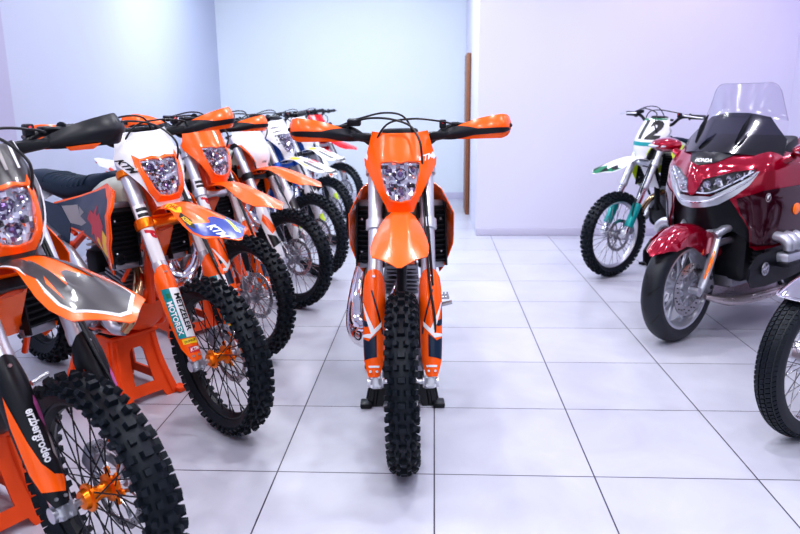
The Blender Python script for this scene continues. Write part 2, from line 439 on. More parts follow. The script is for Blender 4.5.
# headlight mask surface: a lateral metres, b height z
def maskS(a, b):
    x0 = srf_tab([(.96, -.235), (1.02, -.215), (1.08, -.225), (1.15, -.262), (1.20, -.300), (1.26, -.345)], b)
    return V((x0 - 3.2 * a * a - 14 * abs(a) ** 3, a, b))
def build_mask(P, M, c):
    t = MB(); mm = c['mask']
    out = [(-.050, .955), (-.062, .985), (-.096, 1.05), (-.143, 1.13), (-.146, 1.155), (-.136, 1.175), (-.113, 1.262), (-.05, 1.256), (.05, 1.256), (.113, 1.262), (.136, 1.175), (.146, 1.155), (.143, 1.13), (.096, 1.05), (.062, .985), (.050, .955)]
    hole = [(-.078, 1.146), (-.030, 1.152), (0, 1.146), (.030, 1.152), (.078, 1.146), (.080, 1.115), (.058, 1.03), (.040, 1.002), (0, .993), (-.040, 1.002), (-.058, 1.03), (-.080, 1.115)]
    if not c['light']:
        t.panel(out, maskS, mm, .003, .02)
    else:
        t.panel(out, maskS, mm, .003, .02, holes=[hole])
        # bezel lip around the lamp
        lip = []
        n = len(hole)
        lt = c.get('lamp_trim', mm)
        pts = [V(maskS(*h)) + V((.001, 0, 0)) for h in hole]
        t.tube(pts, .0055, lt, 6, loop=True)
        if lt is not mm:
            big = [(-.094, 1.170), (-.075, 1.152), (-.03, 1.160), (0, 1.154), (.03, 1.160), (.075, 1.152), (.094, 1.170), (.097, 1.125), (.078, 1.02), (.05, .975), (-.05, .975), (-.078, 1.02), (-.097, 1.125)]
            t.panel(big, maskS, lt, .002, .02, holes=[hole], off=.0025)
    g = c.get('mgraph')
    if g == 'ktm_plain':
        t.text('KTM', maskS, WHT, .0018, .030, (.098, 1.158), R_(14), cell=(.02, .02), shear=.4, bold=.03)
        for sg in (-1, 1): t.panel([(sg * .132, 1.150), (sg * .143, 1.158), (sg * .134, 1.178), (sg * .129, 1.165)], maskS, WHT, 0, .01, off=.001)
    elif g == 'ktm_side':
        t.text('KTM', maskS, BLK, .0030, .030, (-.121, 1.128), R_(-60), cell=(.02, .02), shear=.4, bold=.03)
    elif g == 'stripes':
        for k in range(5):
            a = -.10 + k * .044
            t.panel([(a, 1.19), (a + .010, 1.19), (a + .016, 1.252), (a + .003, 1.252)], maskS, GREYP if k % 2 else WHT, 0, .02, off=.0012)
        for sg in (-1, 1):
            t.panel([(sg * .104, 1.10), (sg * .136, 1.135), (sg * .128, 1.185), (sg * .106, 1.165)], maskS, DARKG, 0, .02, off=.0035)
            t.panel([(sg * .139, 1.12), (sg * .144, 1.12), (sg * .136, 1.18), (sg * .112, 1.258), (sg * .106, 1.258), (sg * .128, 1.19)], maskS, WHT, 0, .02, off=.0036)
            t.panel([(sg * .060, .98), (sg * .070, .985), (sg * .140, 1.12), (sg * .134, 1.135)], maskS, WHT, 0, .02, off=.0036)
    elif g == 'twelve':
        t.text('12', maskS, BLK, .0018, .190, (.022, 1.160), 0, cell=(.02, .02), bold=.04, sx=.95)
        t.panel([(-.092, 1.045), (.092, 1.045), (.105, 1.075), (-.105, 1.075)], maskS, TEALP, 0, .02, off=.0012)
        for sg in (-1, 1): t.panel([(sg * .045, .965), (sg * .062, .985), (sg * .125, 1.10), (sg * .108, 1.075), (sg * .085, 1.04)], maskS, NEON, 0, .02, off=.0014)
        t.panel([(-.10, 1.235), (-.03, 1.235), (-.03, 1.25), (-.108, 1.25)], maskS, GREEN, 0, .02, off=.0012)
        t.panel([(.10, 1.245), (.0, 1.245), (.0, 1.256), (.108, 1.256)], maskS, GREEN, 0, .02, off=.0012)
    elif g == 'white_plate':
        for sg in (-1, 1): t.panel([(sg * .05, .965), (sg * .062, .985), (sg * .132, 1.11), (sg * .118, 1.11)], maskS, c['fender'], 0, .02, off=.0012)
        t.text('KTM', maskS, BLK, .0015, .018, (.0, .995), 0, cell=(.02, .02), shear=.4, bold=.03)
    elif g == 'husky':
        for k in range(5):
            t.panel([(-.09, 1.19 - k * .03), (-.03, 1.20 - k * .03), (-.02, 1.205 - k * .03), (-.09, 1.20 - k * .03)], maskS, DARKG, 0, .03, off=.0012)
    o = t.build('headlight_mask' if c['light'] else 'number_plate', P, M=M)
    if c['light']:
        # lamp: faceted reflector bowl behind a clear lens
        r = MB(); rnd = random.Random(3)
        def bowl(a, b):
            p = V(maskS(a, b)); cx, cz = 0, 1.08
            d = min(1, math.hypot(a / .085, (b - cz) / .085)); return p - V((.035 * (1 - d * d) + .006, 0, 0))
        nx, nz = 10, 11; fs = []; vs = []; mk = []
        from itertools import product
        def inside(x, z): 
            w = lerp_tab([(.993, .02), (1.002, .040), (1.03, .058), (1.115, .080), (1.152, .078)], z); return abs(x) <= w
        for i, j in product(range(nx), range(nz)):
            z0 = .993 + (1.150 - .993) * j / nz; z1 = .993 + (1.150 - .993) * (j + 1) / nz
            w0 = lerp_tab([(.993, .022), (1.002, .042), (1.03, .060), (1.115, .082), (1.152, .079)], z0); w1 = lerp_tab([(.993, .022), (1.002, .042), (1.03, .060), (1.115, .082), (1.152, .079)], z1)
            a0 = -1 + 2 * i / nx; a1 = -1 + 2 * (i + 1) / nx
            q = [bowl(a0 * w0, z0), bowl(a1 * w0, z0), bowl(a1 * w1, z1), bowl(a0 * w1, z1)]
            jx = [V((rnd.uniform(-.006, .006), 0, 0)) for _ in range(4)]
            q = [a + b for a, b in zip(q, jx)]
            k = rnd.random()
            r.add(q, [[0, 1, 2, 3]], CHROME if k < .42 else (LAMPW if k < .78 else (LAMPV if k < .88 else BLK)))
        for cx, cz, rr_ in ((0, 1.100, .026), (0, 1.038, .022), (-.050, 1.115, .019), (.050, 1.115, .019), (-.034, 1.062, .012), (.034, 1.062, .012)):
            p = bowl(cx, cz)
            r.lathe([(rr_, .020), (rr_ * .96, .006), (rr_ * .6, -.004), (.001, -.006)], p, (1, 0, 0), CHROME, 12)
            r.sphere(p + V((.006, 0, 0)), rr_ * .45, LAMPV, 8)
        r.build('headlight_reflector', o, sharp=5)
        l = MB(); l.panel(hole, lambda a, b: V(maskS(a, b)) + V((.006 * max(0, 1 - (a / .085) ** 2), 0, 0)), LENSG, 0, .02, off=.001); l.build('headlight_lens', o)
    return o
LAMPW = mat('lamp_pale_facet', (.80, .82, .95), .12, metal=.4)
LAMPV = mat('lamp_violet_facet', (.20, .12, .30), .15, metal=.6)

def fork_guardS(sg):
    def S(a, s):       # a: metres around the leg (positive outward), s along fork
        r = srf_tab([(0, .036), (.10, .041), (.25, .044), (.36, .044), (.44, .033)], s); th = a / .042
        p = fk(s, sg * FY, 0); return p + FW * (math.cos(th) * (r + .004) - .004) + V((0, sg, 0)) * (math.sin(th) * r + .005)
    if sg > 0: return S
    return S
def build_fork(P, M, c, sg):
    y = sg * FY
    t = MB(); up, lo = c['tube'], CHROME
    t.cyl(fk(.03, y), fk(.45, y), .0235, lo, 20)
    t.lathe([(.030, .405), (.031, .41), (.031, .44), (.0285, .45), (.0285, .62), (.0285, .905), (.026, .912), (.012, .914), (.001, .914)], fk(0, y), UP, up, 24, cap=False)
    t.cyl(fk(.914, y), fk(.924, y), .014, c['clamp'] if c['clamp'] is not SILVER else ALU, 6)
    tS = lambda a, s: fk(s, y) + FW * math.cos(a / .0292) * .0292 + V((0, 1, 0)) * math.sin(a / .0292) * .0292
    if c.get('wp'):
        t.panel([(-.036, .45), (.036, .45), (.036, .70), (-.036, .70)], tS, WHT, 0, (.006, .1), off=.0004)
        for ss in (-1, 1):
            for k in range(3): t.panel([(-.026, .640 - k * .024 + .03), (.026, .670 - k * .024 - .03 + .03), (.026, .685 - k * .024), (-.026, .655 - k * .024 + .03)], tS, BLK, 0, (.006, .1), off=.001)
            break
        t.text('P', tS, REDT, .0012, .062, (0, .575), R_(-90), cell=(.006, .1), bold=.06, shear=.3)
    f = t.build('fork_leg', P, M=M)
    a = MB()
    a.box((0, 0, 0), (.050, .048, .075), ALU, M=Matrix.Translation(fk(.012, y - sg * .004)) @ Matrix.Rotation(-RK, 4, 'Y'), bev=.010)
    a.cyl(V((0, y - sg * .030, AZ)), V((0, y + sg * .030, AZ)), .022, ALU, 18)
    for k in (-.014, .014):
        a.cyl(fk(-.018, y + k, .018), fk(-.018, y + k, .036), .0058, ALU, 8); a.cyl(fk(.014, y + k, .018), fk(.014, y + k, .032), .0050, ALU, 8)
    a.build('axle_clamp', f)
    # plastic fork guard
    g = MB(); S0 = fork_guardS(sg); S = S0 if sg < 0 else S0
    Sf = (lambda q, s: S(-q, s)) if sg < 0 else S      # q>0 is bike-left always
    gm = c['guard']
    out = [(-.024, .015), (-.030, .03), (-.052, .08), (-.062, .18), (-.066, .36), (-.055, .40), (-.03, .425), (0, .434), (.03, .425), (.055, .40), (.066, .36), (.062, .18), (.052, .08), (.030, .03), (.024, .015)]
    g.panel(out, Sf, gm, .003, (.008, .05))
    gg = c.get('ggraph')
    W = (lambda L: [(q * sg, s) for q, s in L])
    C = (.008, .05)
    if gg == 'slash':
        g.panel(W([(-.012, .090), (.045, .080), (.052, .165), (.020, .150), (-.010, .175)]), Sf, GRAPH_N, 0, C, off=.0012)
        g.panel(W([(.006, .215), (.030, .205), (.056, .215), (.056, .30), (.044, .235)]), Sf, GRAPH_N, 0, C, off=.0012)
        g.panel(W([(-.030, .205), (.012, .160), (.055, .170), (.055, .178), (.010, .178), (.050, .300), (.044, .300), (-.002, .195), (-.030, .225)]), Sf, WHT, 0, C, off=.0016)
        g.panel(W([(-.022, .05), (.020, .05), (.022, .058), (-.024, .058)]), Sf, WHT, 0, C, off=.0014)
        g.panel(W([(-.040, .180), (-.034, .175), (.010, .345), (.004, .345)]), Sf, GRAPH_N, 0, C, off=.0013)
    elif gg == 'sticker':
        g.panel([(-.044, .120), (.004, .112), (.006, .325), (-.042, .333)], Sf, TEALP, 0, C, off=.001)
        g.panel([(-.012, .118), (.030, .110), (.030, .322), (-.012, .33)], Sf, WHT, 0, C, off=.0014)
        g.text('METZELER', Sf, BLK, .0022, .033, (.009, .222), R_(-90), cell=C, bold=.03, sx=1.05)
        g.text('MOTOREX', Sf, WHT, .0022, .027, (-.028, .205), R_(-90), cell=C, bold=.03, sx=1.1)
        g.panel([(-.030, .290), (-.016, .288), (-.016, .308), (-.030, .310)], Sf, GREEN, 0, C, off=.0016)
        g.panel([(-.034, .092), (.030, .084), (.030, .106), (-.034, .114)], Sf, YEL, 0, C, off=.0012)
        g.text('DUNLOP', Sf, BLK, .002, .012, (-.002, .099), 0, cell=C, bold=.02)
        g.panel([(-.020, .052), (.026, .048), (.026, .074), (-.020, .078)], Sf, REDT, 0, C, off=.0012)
        g.text('KTM', Sf, WHT, .002, .020, (.003, .063), 0, cell=C, bold=.03, shear=.3)
    elif gg == 'rodeo':
        g.panel([(-.040, .33), (-.052, .25), (-.052, .12), (-.040, .066), (.020, .046), (.042, .085), (.006, .098), (-.014, .135), (-.026, .20)], Sf, ORANGE, 0, C, off=.0012)
        g.text('erzbergrodeo', Sf, WHT, .0022, .032, (.004, .205), R_(-90), cell=C, bold=.03, sx=.82)
        g.panel([(.022, .25), (.030, .22), (.042, .25), (.038, .29), (.028, .31), (.020, .29)], Sf, PURP, 0, C, off=.0014)
        g.panel([(.024, .15), (.032, .13), (.040, .18), (.030, .205)], Sf, GREYP, 0, C, off=.0014)
    elif gg == 'white':
        g.panel(W([(-.02, .12), (.045, .10), (.05, .20), (.0, .17)]), Sf, BLK, 0, C, off=.0012)
        g.panel(W([(-.03, .22), (.02, .19), (.05, .30), (.03, .34)]), Sf, ORANGE, 0, C, off=.0012)
    elif gg == 'neon':
        g.panel(W([(-.03, .09), (.045, .08), (.05, .16), (-.02, .15)]), Sf, NEON, 0, C, off=.0012)
        g.panel(W([(-.03, .25), (.045, .20), (.05, .30), (-.02, .36)]), Sf, DARKG, 0, C, off=.0012)
    for q, s in ((-.014, .036), (.014, .036), (0, .40)): g.cyl(Sf(q, s), V(Sf(q, s)) + FW * .006, .005, ALU, 8)
    if c.get('teal'):
        b = MB(); b.lathe([(.026, .08), (.034, .085), (.034, .27), (.028, .28)], fk(0, y), UP, TEAL, 20)
        b.build('fork_lower', P, M=M)
    else: g.build('fork_guard', P, M=M)

HG = [(0, -.405, .175, 1.240, .010), (.2, -.372, .225, 1.252, .026), (.45, -.338, .300, 1.266, .038), (.7, -.334, .375, 1.274, .045), (.88, -.365, .425, 1.276, .046), (1, -.435, .448, 1.276, .034)]
def hgS(sg, p, h):
    x = srf_tab([(k[0], k[1]) for k in HG], p); y = srf_tab([(k[0], k[2]) for k in HG], p); z = srf_tab([(k[0], k[3]) for k in HG], p); hh = srf_tab([(k[0], k[4]) for k in HG], p)
    b = (1 - h * h) * .014
    return V((x + b - .012 * max(0, h), sg * (y + b * .4), z + h * hh))
def build_guard(P, M, c, sg):
    t = MB(); S = (lambda p, h: hgS(sg, p, h)) if sg > 0 else (lambda p, h: hgS(sg, p, h))
    col, fr = c['hg'], BLACKP
    if sg > 0: SS = lambda p, h: hgS(1, p, h)      # keep normals outward
    else: SS = lambda p, h: hgS(-1, p, -h)
    f = 1 if sg > 0 else -1
    t.panel([(0, -.9 * f), (.35, -1 * f), (.8, -1 * f), (.97, -.75 * f), (1, 0), (.97, .9 * f), (.8, 1 * f), (.45, 1 * f), (0, .9 * f)] , SS, col, .004, (.06, .25))
    if col is not BLACKP:
        # dark lower strip and rib of the frame
        t.panel([(-.02, 1.3 * f), (.16, 1.05 * f), (.30, .55 * f), (.46, .02 * f), (.86, -.12 * f), (.92, -.34 * f), (.80, -.50 * f), (.40, -.55 * f), (0, -1.2 * f)], SS, BLACKP, .003, (.05, .2), off=.0045)
    else:
        t.panel([(.1, .3 * f), (.9, .3 * f), (.94, 0), (.9, -.3 * f), (.1, -.3 * f)], SS, BLACKP, .004, (.05, .2), off=.006)
        t.panel([(.25, -.75 * f), (.55, -.75 * f), (.5, -1.1 * f), (.3, -1.1 * f)], SS, ORANGE, .004, (.05, .2), off=.006)
    t.tube([(-.435, sg * .105, 1.232), (-.415, sg * .14, 1.238), (-.395, sg * .185, 1.243), (-.36, sg * .25, 1.25)], [.016, .015, .012, .006], fr, 8, 4, flat=1.3)
    t.tube([hgS(sg, .93, 0), (-.44, sg * .445, 1.276), (-.478, sg * .432, 1.276)], .009, fr, 8, 3)
    t.build('hand_guard', P, M=M)

def build_bars(P, M, c):
    t = MB(); BW = c.get('barw', 1.)
    half = [(-.436, 0, 1.205), (-.436, .07, 1.205), (-.432, .12, 1.213), (-.430, .18, 1.262), (-.444, .24, 1.276), (-.478, .41 * BW, 1.276)]
    path = [V((x, -y, z)) for x, y, z in half[::-1]] + [V(p) for p in half[1:]]
    t.tube(path, .0125, c.get('bar', BLACKP), 12, 5)
    if not c.get('pad_only'):
        t.tube([(-.425, -.125, 1.245), (-.425, .125, 1.245)], .009, c.get('bar', BLACKP), 10)
    t.box((-.43, 0, 1.195), (.045, .09, .03), ALU, bev=.006); t.cyl((-.436, -.035, 1.15), (-.436, -.035, 1.20), .012, ALU); t.cyl((-.436, .035, 1.15), (-.436, .035, 1.20), .012, ALU)
    o = t.build('handlebar', P, M=M)
    p = MB(); p.box((-.426, 0, 1.252), (.040, .15, .040), c.get('pad', BLACKP), bev=.014); p.build('bar_pad', o)
    for sg in (-1, 1):
        g = MB(); a = V((-.452, sg * (.285 * BW), 1.276)); b = V((-.480, sg * .415 * BW, 1.276)); d = (b - a)
        prof = []
        for k in range(19): prof += [(.0165 if k % 2 else .0185, d.length * k / 18)]
        g.lathe(prof, a, d, BLACKP, 14, cap=True); g.lathe([(.026, 0), (.026, .005), (.016, .006)], a, d, BLACKP, 14, cap=True); g.build('grip', o)
        l = MB(); l.box((-.432, sg * .225, 1.278), (.045, .035, .030), BLACKP, bev=.006)
        l.tube([(-.415, sg * .22, 1.285), (-.395, sg * .26, 1.283), (-.405, sg * .33, 1.278), (-.42, sg * .39, 1.274)], [.008, .0065, .005, .006], c.get('lever', BLACKP), 8, 4)
        if sg < 0: l.box((-.415, -.185, 1.300), (.035, .055, .028), BLACKP, rot=(0, .2, -.1), bev=.006); l.build('brake_lever', o)
        else: l.build('clutch_lever', o)
    s = MB(); s.box((-.432, .175, 1.285), (.03, .028, .036), BLACKP, bev=.006); s.sphere((-.418, .175, 1.292), .006, REDT, 8); s.build('switch', o)

def build_cables(P, M, c):
    for nm, pts, r in (('brake_line', [(-.42, -.20, 1.295), (-.36, -.13, 1.315), (-.33, -.04, 1.312), (-.325, .04, 1.285), (-.272, .075, 1.235), (-.262, .084, 1.19), (-.30, .088, 1.12), fk(.76, .088, .036), fk(.5, .100, .040), fk(.36, .108, .050), fk(.20, .125, .045), fk(.10, .10, -.035)], .0045),
                       ('clutch_cable', [(-.40, .205, 1.288), (-.36, .15, 1.300), (-.345, .05, 1.310), (-.35, -.05, 1.290), (-.38, -.10, 1.20), (-.42, -.09, 1.06), (-.50, -.07, .95)], .004),
                       ('throttle_cable', [(-.44, -.235, 1.29), (-.40, -.16, 1.315), (-.385, -.06, 1.335), (-.39, .02, 1.315), (-.42, .06, 1.22), (-.46, .055, 1.08), (-.53, .05, .98)], .004)):
        MB().tube(pts, r, CABLE, 7, 6).build(nm, P, M=M)
    # second hose beside the brake line down the left fork leg
    MB().tube([(-.33, .092, 1.10), fk(.76, .096, .034), fk(.5, .112, .034), fk(.36, .118, .040)], .0055, CABLE, 7, 5).build('hose', P, M=M)

def dirt_bike(c, loc, rz, steer, label, group=None, detail=True):
    P = empty('dirt_bike', (loc[0], loc[1], 0), rz); tag(P, label, 'motorcycle', group)
    S = steerM(steer)
    WM = S @ Matrix.Translation((0, 0, AZ)) @ Matrix.Rotation(c.get('wrot', .1), 4, 'Y')
    make_wheel(P, WM, 'f', c['rim'], c['hub'], c['spoke'], True, detail)
    for sg in (-1, 1): build_fork(P, S, c, sg)
    for s0, w in ((.62, .045), (.845, .032)):
        t = MB(); cm = c['clamp']
        for sg in (-1, 1):
            t.lathe([(.0290, -w / 2), (.0375, -w / 2 + .003), (.0375, w / 2 - .003), (.0290, w / 2)], fk(s0, sg * FY), UP, cm, 22)
            t.box((0, 0, 0), (.030, .018, w * .8), cm, M=Matrix.Translation(fk(s0, sg * (FY + .024), -.016)) @ Matrix.Rotation(-RK, 4, 'Y'), bev=.004)
        t.box((0, 0, 0), (.055, .155, w * .75), cm, M=Matrix.Translation(fk(s0, 0, -.022)) @ Matrix.Rotation(-RK, 4, 'Y'), bev=.008)
        t.build('triple_clamp', P, M=S)
    SU = S @ Matrix.Translation(UP * c.get('lift', 0.)); pv = V((-.30, 0, .93))
    build_fender(P, SU @ Matrix.Translation(pv) @ Matrix.Rotation(-c.get('tilt', 0.), 4, 'Y') @ Matrix.Translation(-pv), c); build_mask(P, SU, c); build_bars(P, SU, c)
    if c.get('hg'):
        for sg in (-1, 1): build_guard(P, SU, c, sg)
    build_cables(P, S, c)
    t = MB(); t.box((0, 0, 0), (.055, .045, .085), ALUD, M=Matrix.Translation(V((-.115, .058, AZ + .045))) @ Matrix.Rotation(.5, 4, 'Y'), bev=.010)
    t.tube([fk(.03, FY - .01, -.02), (-.06, .075, AZ + .05), (-.11, .07, AZ + .05)], .012, ALUD, 8, 3); t.build('brake_caliper', P, M=S)
    body = BODY(c)
    for nm, me, subs in body:
        o = link_mesh(nm, me, P)
        for n2, m2 in subs: link_mesh(n2, m2, o)
    make_wheel(P, Matrix.Translation((-1.48, 0, AZ)), 'r', c['rim'], c['hub'], c['spoke'], False, False)
    return P

_B = {}
def BODY(c):
    key = c['body']
    if key in _B: return _B[key]
    fr, shm, eng = c['frame'], c['shroud'], ALUD
    out = []
    def A(nm, mb, subs=(), sharp=38): out.append((nm, mb.mesh(nm, sharp), [(n, m.mesh(n)) for n, m in subs])); 
    # frame: steering head, backbone, twin cradle, subframe
    t = MB(); t.cyl(fk(.60, 0, -.055), fk(.86, 0, -.055), .032, fr, 18)
    t.tube([(-.405, 0, .88), (-.45, 0, .72), (-.47, 0, .58), (-.475, 0, .50)], .022, fr, 10, 3, flat=1.2)
    for sg in (-1, 1):
        t.tube([(-.475, sg * .01, .56), (-.49, sg * .07, .48), (-.54, sg * .10, .385), (-.66, sg * .105, .355), (-.84, sg * .105, .36), (-.93, sg * .11, .44), (-.95, sg * .12, .58), (-.90, sg * .10, .75)], .016, fr, 9, 5)
        t.tube([(-.42, sg * .028, .96), (-.56, sg * .085, .90), (-.75, sg * .105, .82), (-.91, sg * .105, .72)], .021, fr, 9, 5, flat=.8)
        t.tube([(-.87, sg * .10, .79), (-1.1, sg * .095, .88), (-1.42, sg * .08, .97)], .011, fr, 8, 3)
        t.tube([(-.93, sg * .11, .62), (-1.12, sg * .095, .78), (-1.34, sg * .085, .94)], .011, fr, 8, 3)
        t.tube([(-.415, sg * .02, .82), (-.44, sg * .09, .71), (-.50, sg * .11, .62)], .010, fr, 8, 3)
    A('frame', t)
    # engine
    t = MB()
    t.box((-.70, 0, .46), (.34, .20, .18), eng, bev=.05, seg=3)
    t.box((-.80, 0, .52), (.18, .17, .18), eng, bev=.04, seg=3)
    t.cyl((-.63, -.135, .45), (-.63, .125, .45), .070, eng, 24); t.cyl((-.75, -.15, .465), (-.75, .10, .465), .095, eng, 28)
    t.lathe([(.001, 0), (.070, 0), (.082, -.012), (.082, -.03)], (-.75, -.165, .465), (0, -1, 0), ALUD, 28)
    t.lathe([(.001, 0), (.05, 0), (.062, .012)], (-.63, .125, .45), (0, 1, 0), ALUD, 24)
    ax = V((.28, 0, .96)).normalized(); base = V((-.645, 0, .53))
    for k in range(9):
        q = base + ax * (k * .020); w = .155 if k < 6 else .135
        t.box((0, 0, 0), (w, w, .010 if k < 8 else .02), eng, M=Matrix.Translation(q) @ Matrix.Rotation(.28, 4, 'Y'), bev=.003)
    t.cyl(base, base + ax * .19, .058, eng, 20)
    t.cyl((-.57, 0, .74), (-.555, 0, .76), .012, ALU)
    for k in range(8):
        a = k * PI / 4; t.cyl((-.75 + .088 * math.cos(a), -.152, .465 + .088 * math.sin(a)), (-.75 + .088 * math.cos(a), -.170, .465 + .088 * math.sin(a)), .006, ALU, 6)
    A('engine', t)
    # two stroke expansion chamber / header
    t = MB()
    if c['exhaust'] == 'chamber':
        t.tube([(-.60, 0, .60), (-.53, -.01, .585), (-.455, -.03, .54), (-.405, -.085, .46), (-.41, -.15, .40), (-.48, -.185, .42), (-.56, -.185, .52), (-.68, -.165, .64), (-.85, -.13, .74), (-1.0, -.12, .77)], [.024, .027, .034, .046, .062, .064, .056, .044, .030, .022], CHROME if key != 'bronze' else BRONZE, 16, 6)
        for k in range(5):
            pass
    else:
        t.tube([(-.60, 0, .66), (-.52, -.02, .64), (-.455, -.07, .58), (-.425, -.12, .48), (-.46, -.15, .41)], .023, BRONZE, 14, 6); t.tube([(-.46, -.15, .41), (-.53, -.165, .42), (-.60, -.175, .54), (-.72, -.175, .66), (-.86, -.15, .72), (-1.0, -.13, .74)], [.024, .026, .027, .026, .024], SILVER, 14, 6)
        t.lathe([(.028, -.01), (.031, 0), (.028, .01)], (-.50, -.03, .575), (.8, -.3, -.4), CHROME, 16)
    A('exhaust_pipe', t)
    t = MB(); t.tube([(-.98, -.125, .76), (-1.06, -.13, .785), (-1.12, -.135, .80), (-1.42, -.15, .885), (-1.46, -.15, .895)], [.024, .036, .046, .046, .034], ALU, 16, 2, flat=.85); t.cyl((-1.45, -.15, .89), (-1.49, -.15, .90), .015, BLK)
    A('silencer', t)
    t = MB(); t.lathe([(.022, 0), (.03, .02), (.03, .10), (.022, .11)], (-.74, .0, .60), (-1, 0, .2), BLACKP, 16, cap=True)
    t.box((-.83, 0, .64), (.10, .14, .16), BLACKP, bev=.03)
    A('carburettor', t)
    # radiators with louvres
    for sg in (-1, 1):
        t = MB(); Mx = Matrix.Translation((-.455, sg * .125, .83)) @ Matrix.Rotation(sg * .18, 4, 'Z') @ Matrix.Rotation(-.12, 4, 'Y')
        t.box((0, 0, 0), (.034, .115, .24), RADI, M=Mx, bev=.006); t.box((0, 0, .13), (.036, .115, .03), ALUD, M=Mx, bev=.01); t.box((0, 0, -.13), (.036, .115, .03), ALUD, M=Mx, bev=.01)
        l = MB()
        for k in range(11): l.box((.026, 0, -.105 + k * .021), (.020, .112, .0035), BLACKP, rot=(0, .5, 0), M=Mx)
        for e in (-1, 1): l.box((.028, e * .057, 0), (.026, .006, .27), BLACKP, M=Mx)
        l.sphere((-.425, sg * .165, .90), .006, ALU, 8); l.sphere((-.425, sg * .168, .76), .006, ALU, 8)
        if sg < 0: l.lathe([(.024, 0), (.024, .014), (.016, .015), (.015, .004), (.001, .004)], (-.43, -.155, .735), (1, -.2, 0), BLACKP, 18)
        A('radiator', t, [('radiator_louvre', l)])
    # shrouds: side view outline (x,z), bulging outward at the front edge
    for sg in (-1, 1):
        def shS(x, z, sg=sg):
            y = lerp_tab([(-.80, .112), (-.62, .155), (-.46, .205), (-.40, .216), (-.36, .218)], x) - .9 * max(0, z - .93) ** 1.0 * .55 - .25 * max(0, .80 - z)
            return V((x, sg * y, z))
        flip = sg < 0
        def SS(x, z, S0=shS): return S0(-x, z)
        T = (lambda L: [(-x, z) for x, z in L]) if sg > 0 else (lambda L: L)
        Sx = SS if sg > 0 else shS
        t = MB()
        outl = [(-.400, 1.03), (-.370, .97), (-.372, .84), (-.43, .70), (-.47, .66), (-.50, .68), (-.53, .76), (-.66, .79), (-.94, .82), (-1.02, .93), (-.84, .97), (-.66, 1.01), (-.52, 1.05)]
        inn = [(-.56, .96), (-.47, .985), (-.425, .965), (-.412, .93), (-.42, .86), (-.46, .755), (-.505, .775), (-.60, .83), (-.84, .85), (-.87, .89), (-.76, .925)]
        t.panel(T(outl), Sx, shm, .004, .03)
        g = c.get('sgraph')
        if g == 'bull':
            t.panel(T([(-1.0, .925), (-.93, .83), (-.66, .80), (-.54, .77), (-.49, .70), (-.405, .83), (-.400, .97), (-.52, 1.03), (-.66, 1.0), (-.84, .96)]), Sx, GRAPH_N, 0, .03, off=.0012)
            t.panel(T([(-.98, .915), (-.80, .935), (-.72, .91), (-.78, .885), (-.70, .865), (-.78, .84), (-.92, .845)]), Sx, GREYP, 0, .03, off=.0016)
            t.panel(T([(-.60, .83), (-.45, .74), (-.412, .84), (-.50, .90), (-.58, .90)]), Sx, YEL, 0, .03, off=.0018)
            # charging red bull silhouette
            t.panel(T([(-.680, .885), (-.625, .862), (-.640, .815), (-.595, .835), (-.575, .775), (-.545, .825), (-.510, .820), (-.480, .765), (-.462, .840), (-.440, .885), (-.478, .935), (-.515, .915), (-.540, .962), (-.565, .920), (-.625, .930)]), Sx, REDT, 0, .03, off=.0024)
            t.panel(T([(-.415, 1.03), (-.375, .97), (-.38, .84), (-.44, .70), (-.46, .705), (-.408, .84), (-.402, .95), (-.45, 1.02)]), Sx, ORANGE, .004, .03, off=.004)
        elif g == 'dark':
            t.panel(T(inn), Sx, GRAPH_N, 0, .03, off=.0014); t.text('KTM', Sx, WHT, .0024, .07, (T([(-.62, .885)])[0]), 0, shear=.4, bold=.04)
        A('radiator_shroud', t)
    # tank
    def rr(cx, cz, w, h, x, top=0.):
        L = []
        for k in range(20):
            a = 2 * PI * k / 20; ca, sa = math.cos(a), math.sin(a)
            L.append(V((x, w * math.copysign(abs(ca) ** .7, ca), cz + h * math.copysign(abs(sa) ** .7, sa))))
        return L
    t = MB(); t.ring([rr(0, .97, .05, .05, -.43), rr(0, .975, .10, .095, -.46), rr(0, .97, .125, .11, -.54), rr(0, .95, .12, .11, -.64), rr(0, .92, .095, .10, -.74), rr(0, .91, .06, .06, -.80)], c['tank'])
    cap_ = MB(); cap_.lathe([(.034, 0), (.034, .022), (.028, .028), (.001, .029)], (-.54, 0, 1.075), (-.1, 0, 1), fr if fr is FRAME_O else BLACKP, 18)
    A('fuel_tank', t, [('fuel_cap', cap_)])
    # seat
    t = MB(); rings = []
    for x, zc, w, h in ((-.58, 1.065, .035, .012), (-.64, 1.06, .055, .03), (-.76, 1.02, .075, .05), (-.90, .992, .085, .055), (-1.05, .99, .090, .055), (-1.20, 1.01, .085, .050), (-1.34, 1.03, .07, .034), (-1.40, 1.035, .05, .014)): rings.append(rr(0, zc, w, h, x))
    t.ring(rings, SEAT)
    for k in range(9): 
        x = -.80 - k * .045; zt = srf_tab([(-1.2, 1.060), (-1.05, 1.045), (-.90, 1.047), (-.76, 1.070)], x)
        t.tube([(x, -.086, zt - .04), (x, -.06, zt - .006), (x, 0, zt + .001), (x, .06, zt - .006), (x, .086, zt - .04)], .005, SEAT, 6, 3)
    A('seat', t, sharp=60)
    # rear fender, side panels
    t = MB()
    def rf(u, v): return V((srf_tab([(0, -1.18), (.5, -1.45), (1, -1.78)], u), v, srf_tab([(0, .95), (.5, 1.0), (1, 1.02)], u) - 5 * v * v))
    t.panel([(0, -.07), (.3, -.085), (.7, -.08), (1, -.03), (1, .03), (.7, .08), (.3, .085), (0, .07)], rf, c['rear'], .0035, (.08, .02)); t.box((-1.74, 0, 1.0), (.06, .06, .03), REDT, bev=.01)
    A('rear_fender', t)
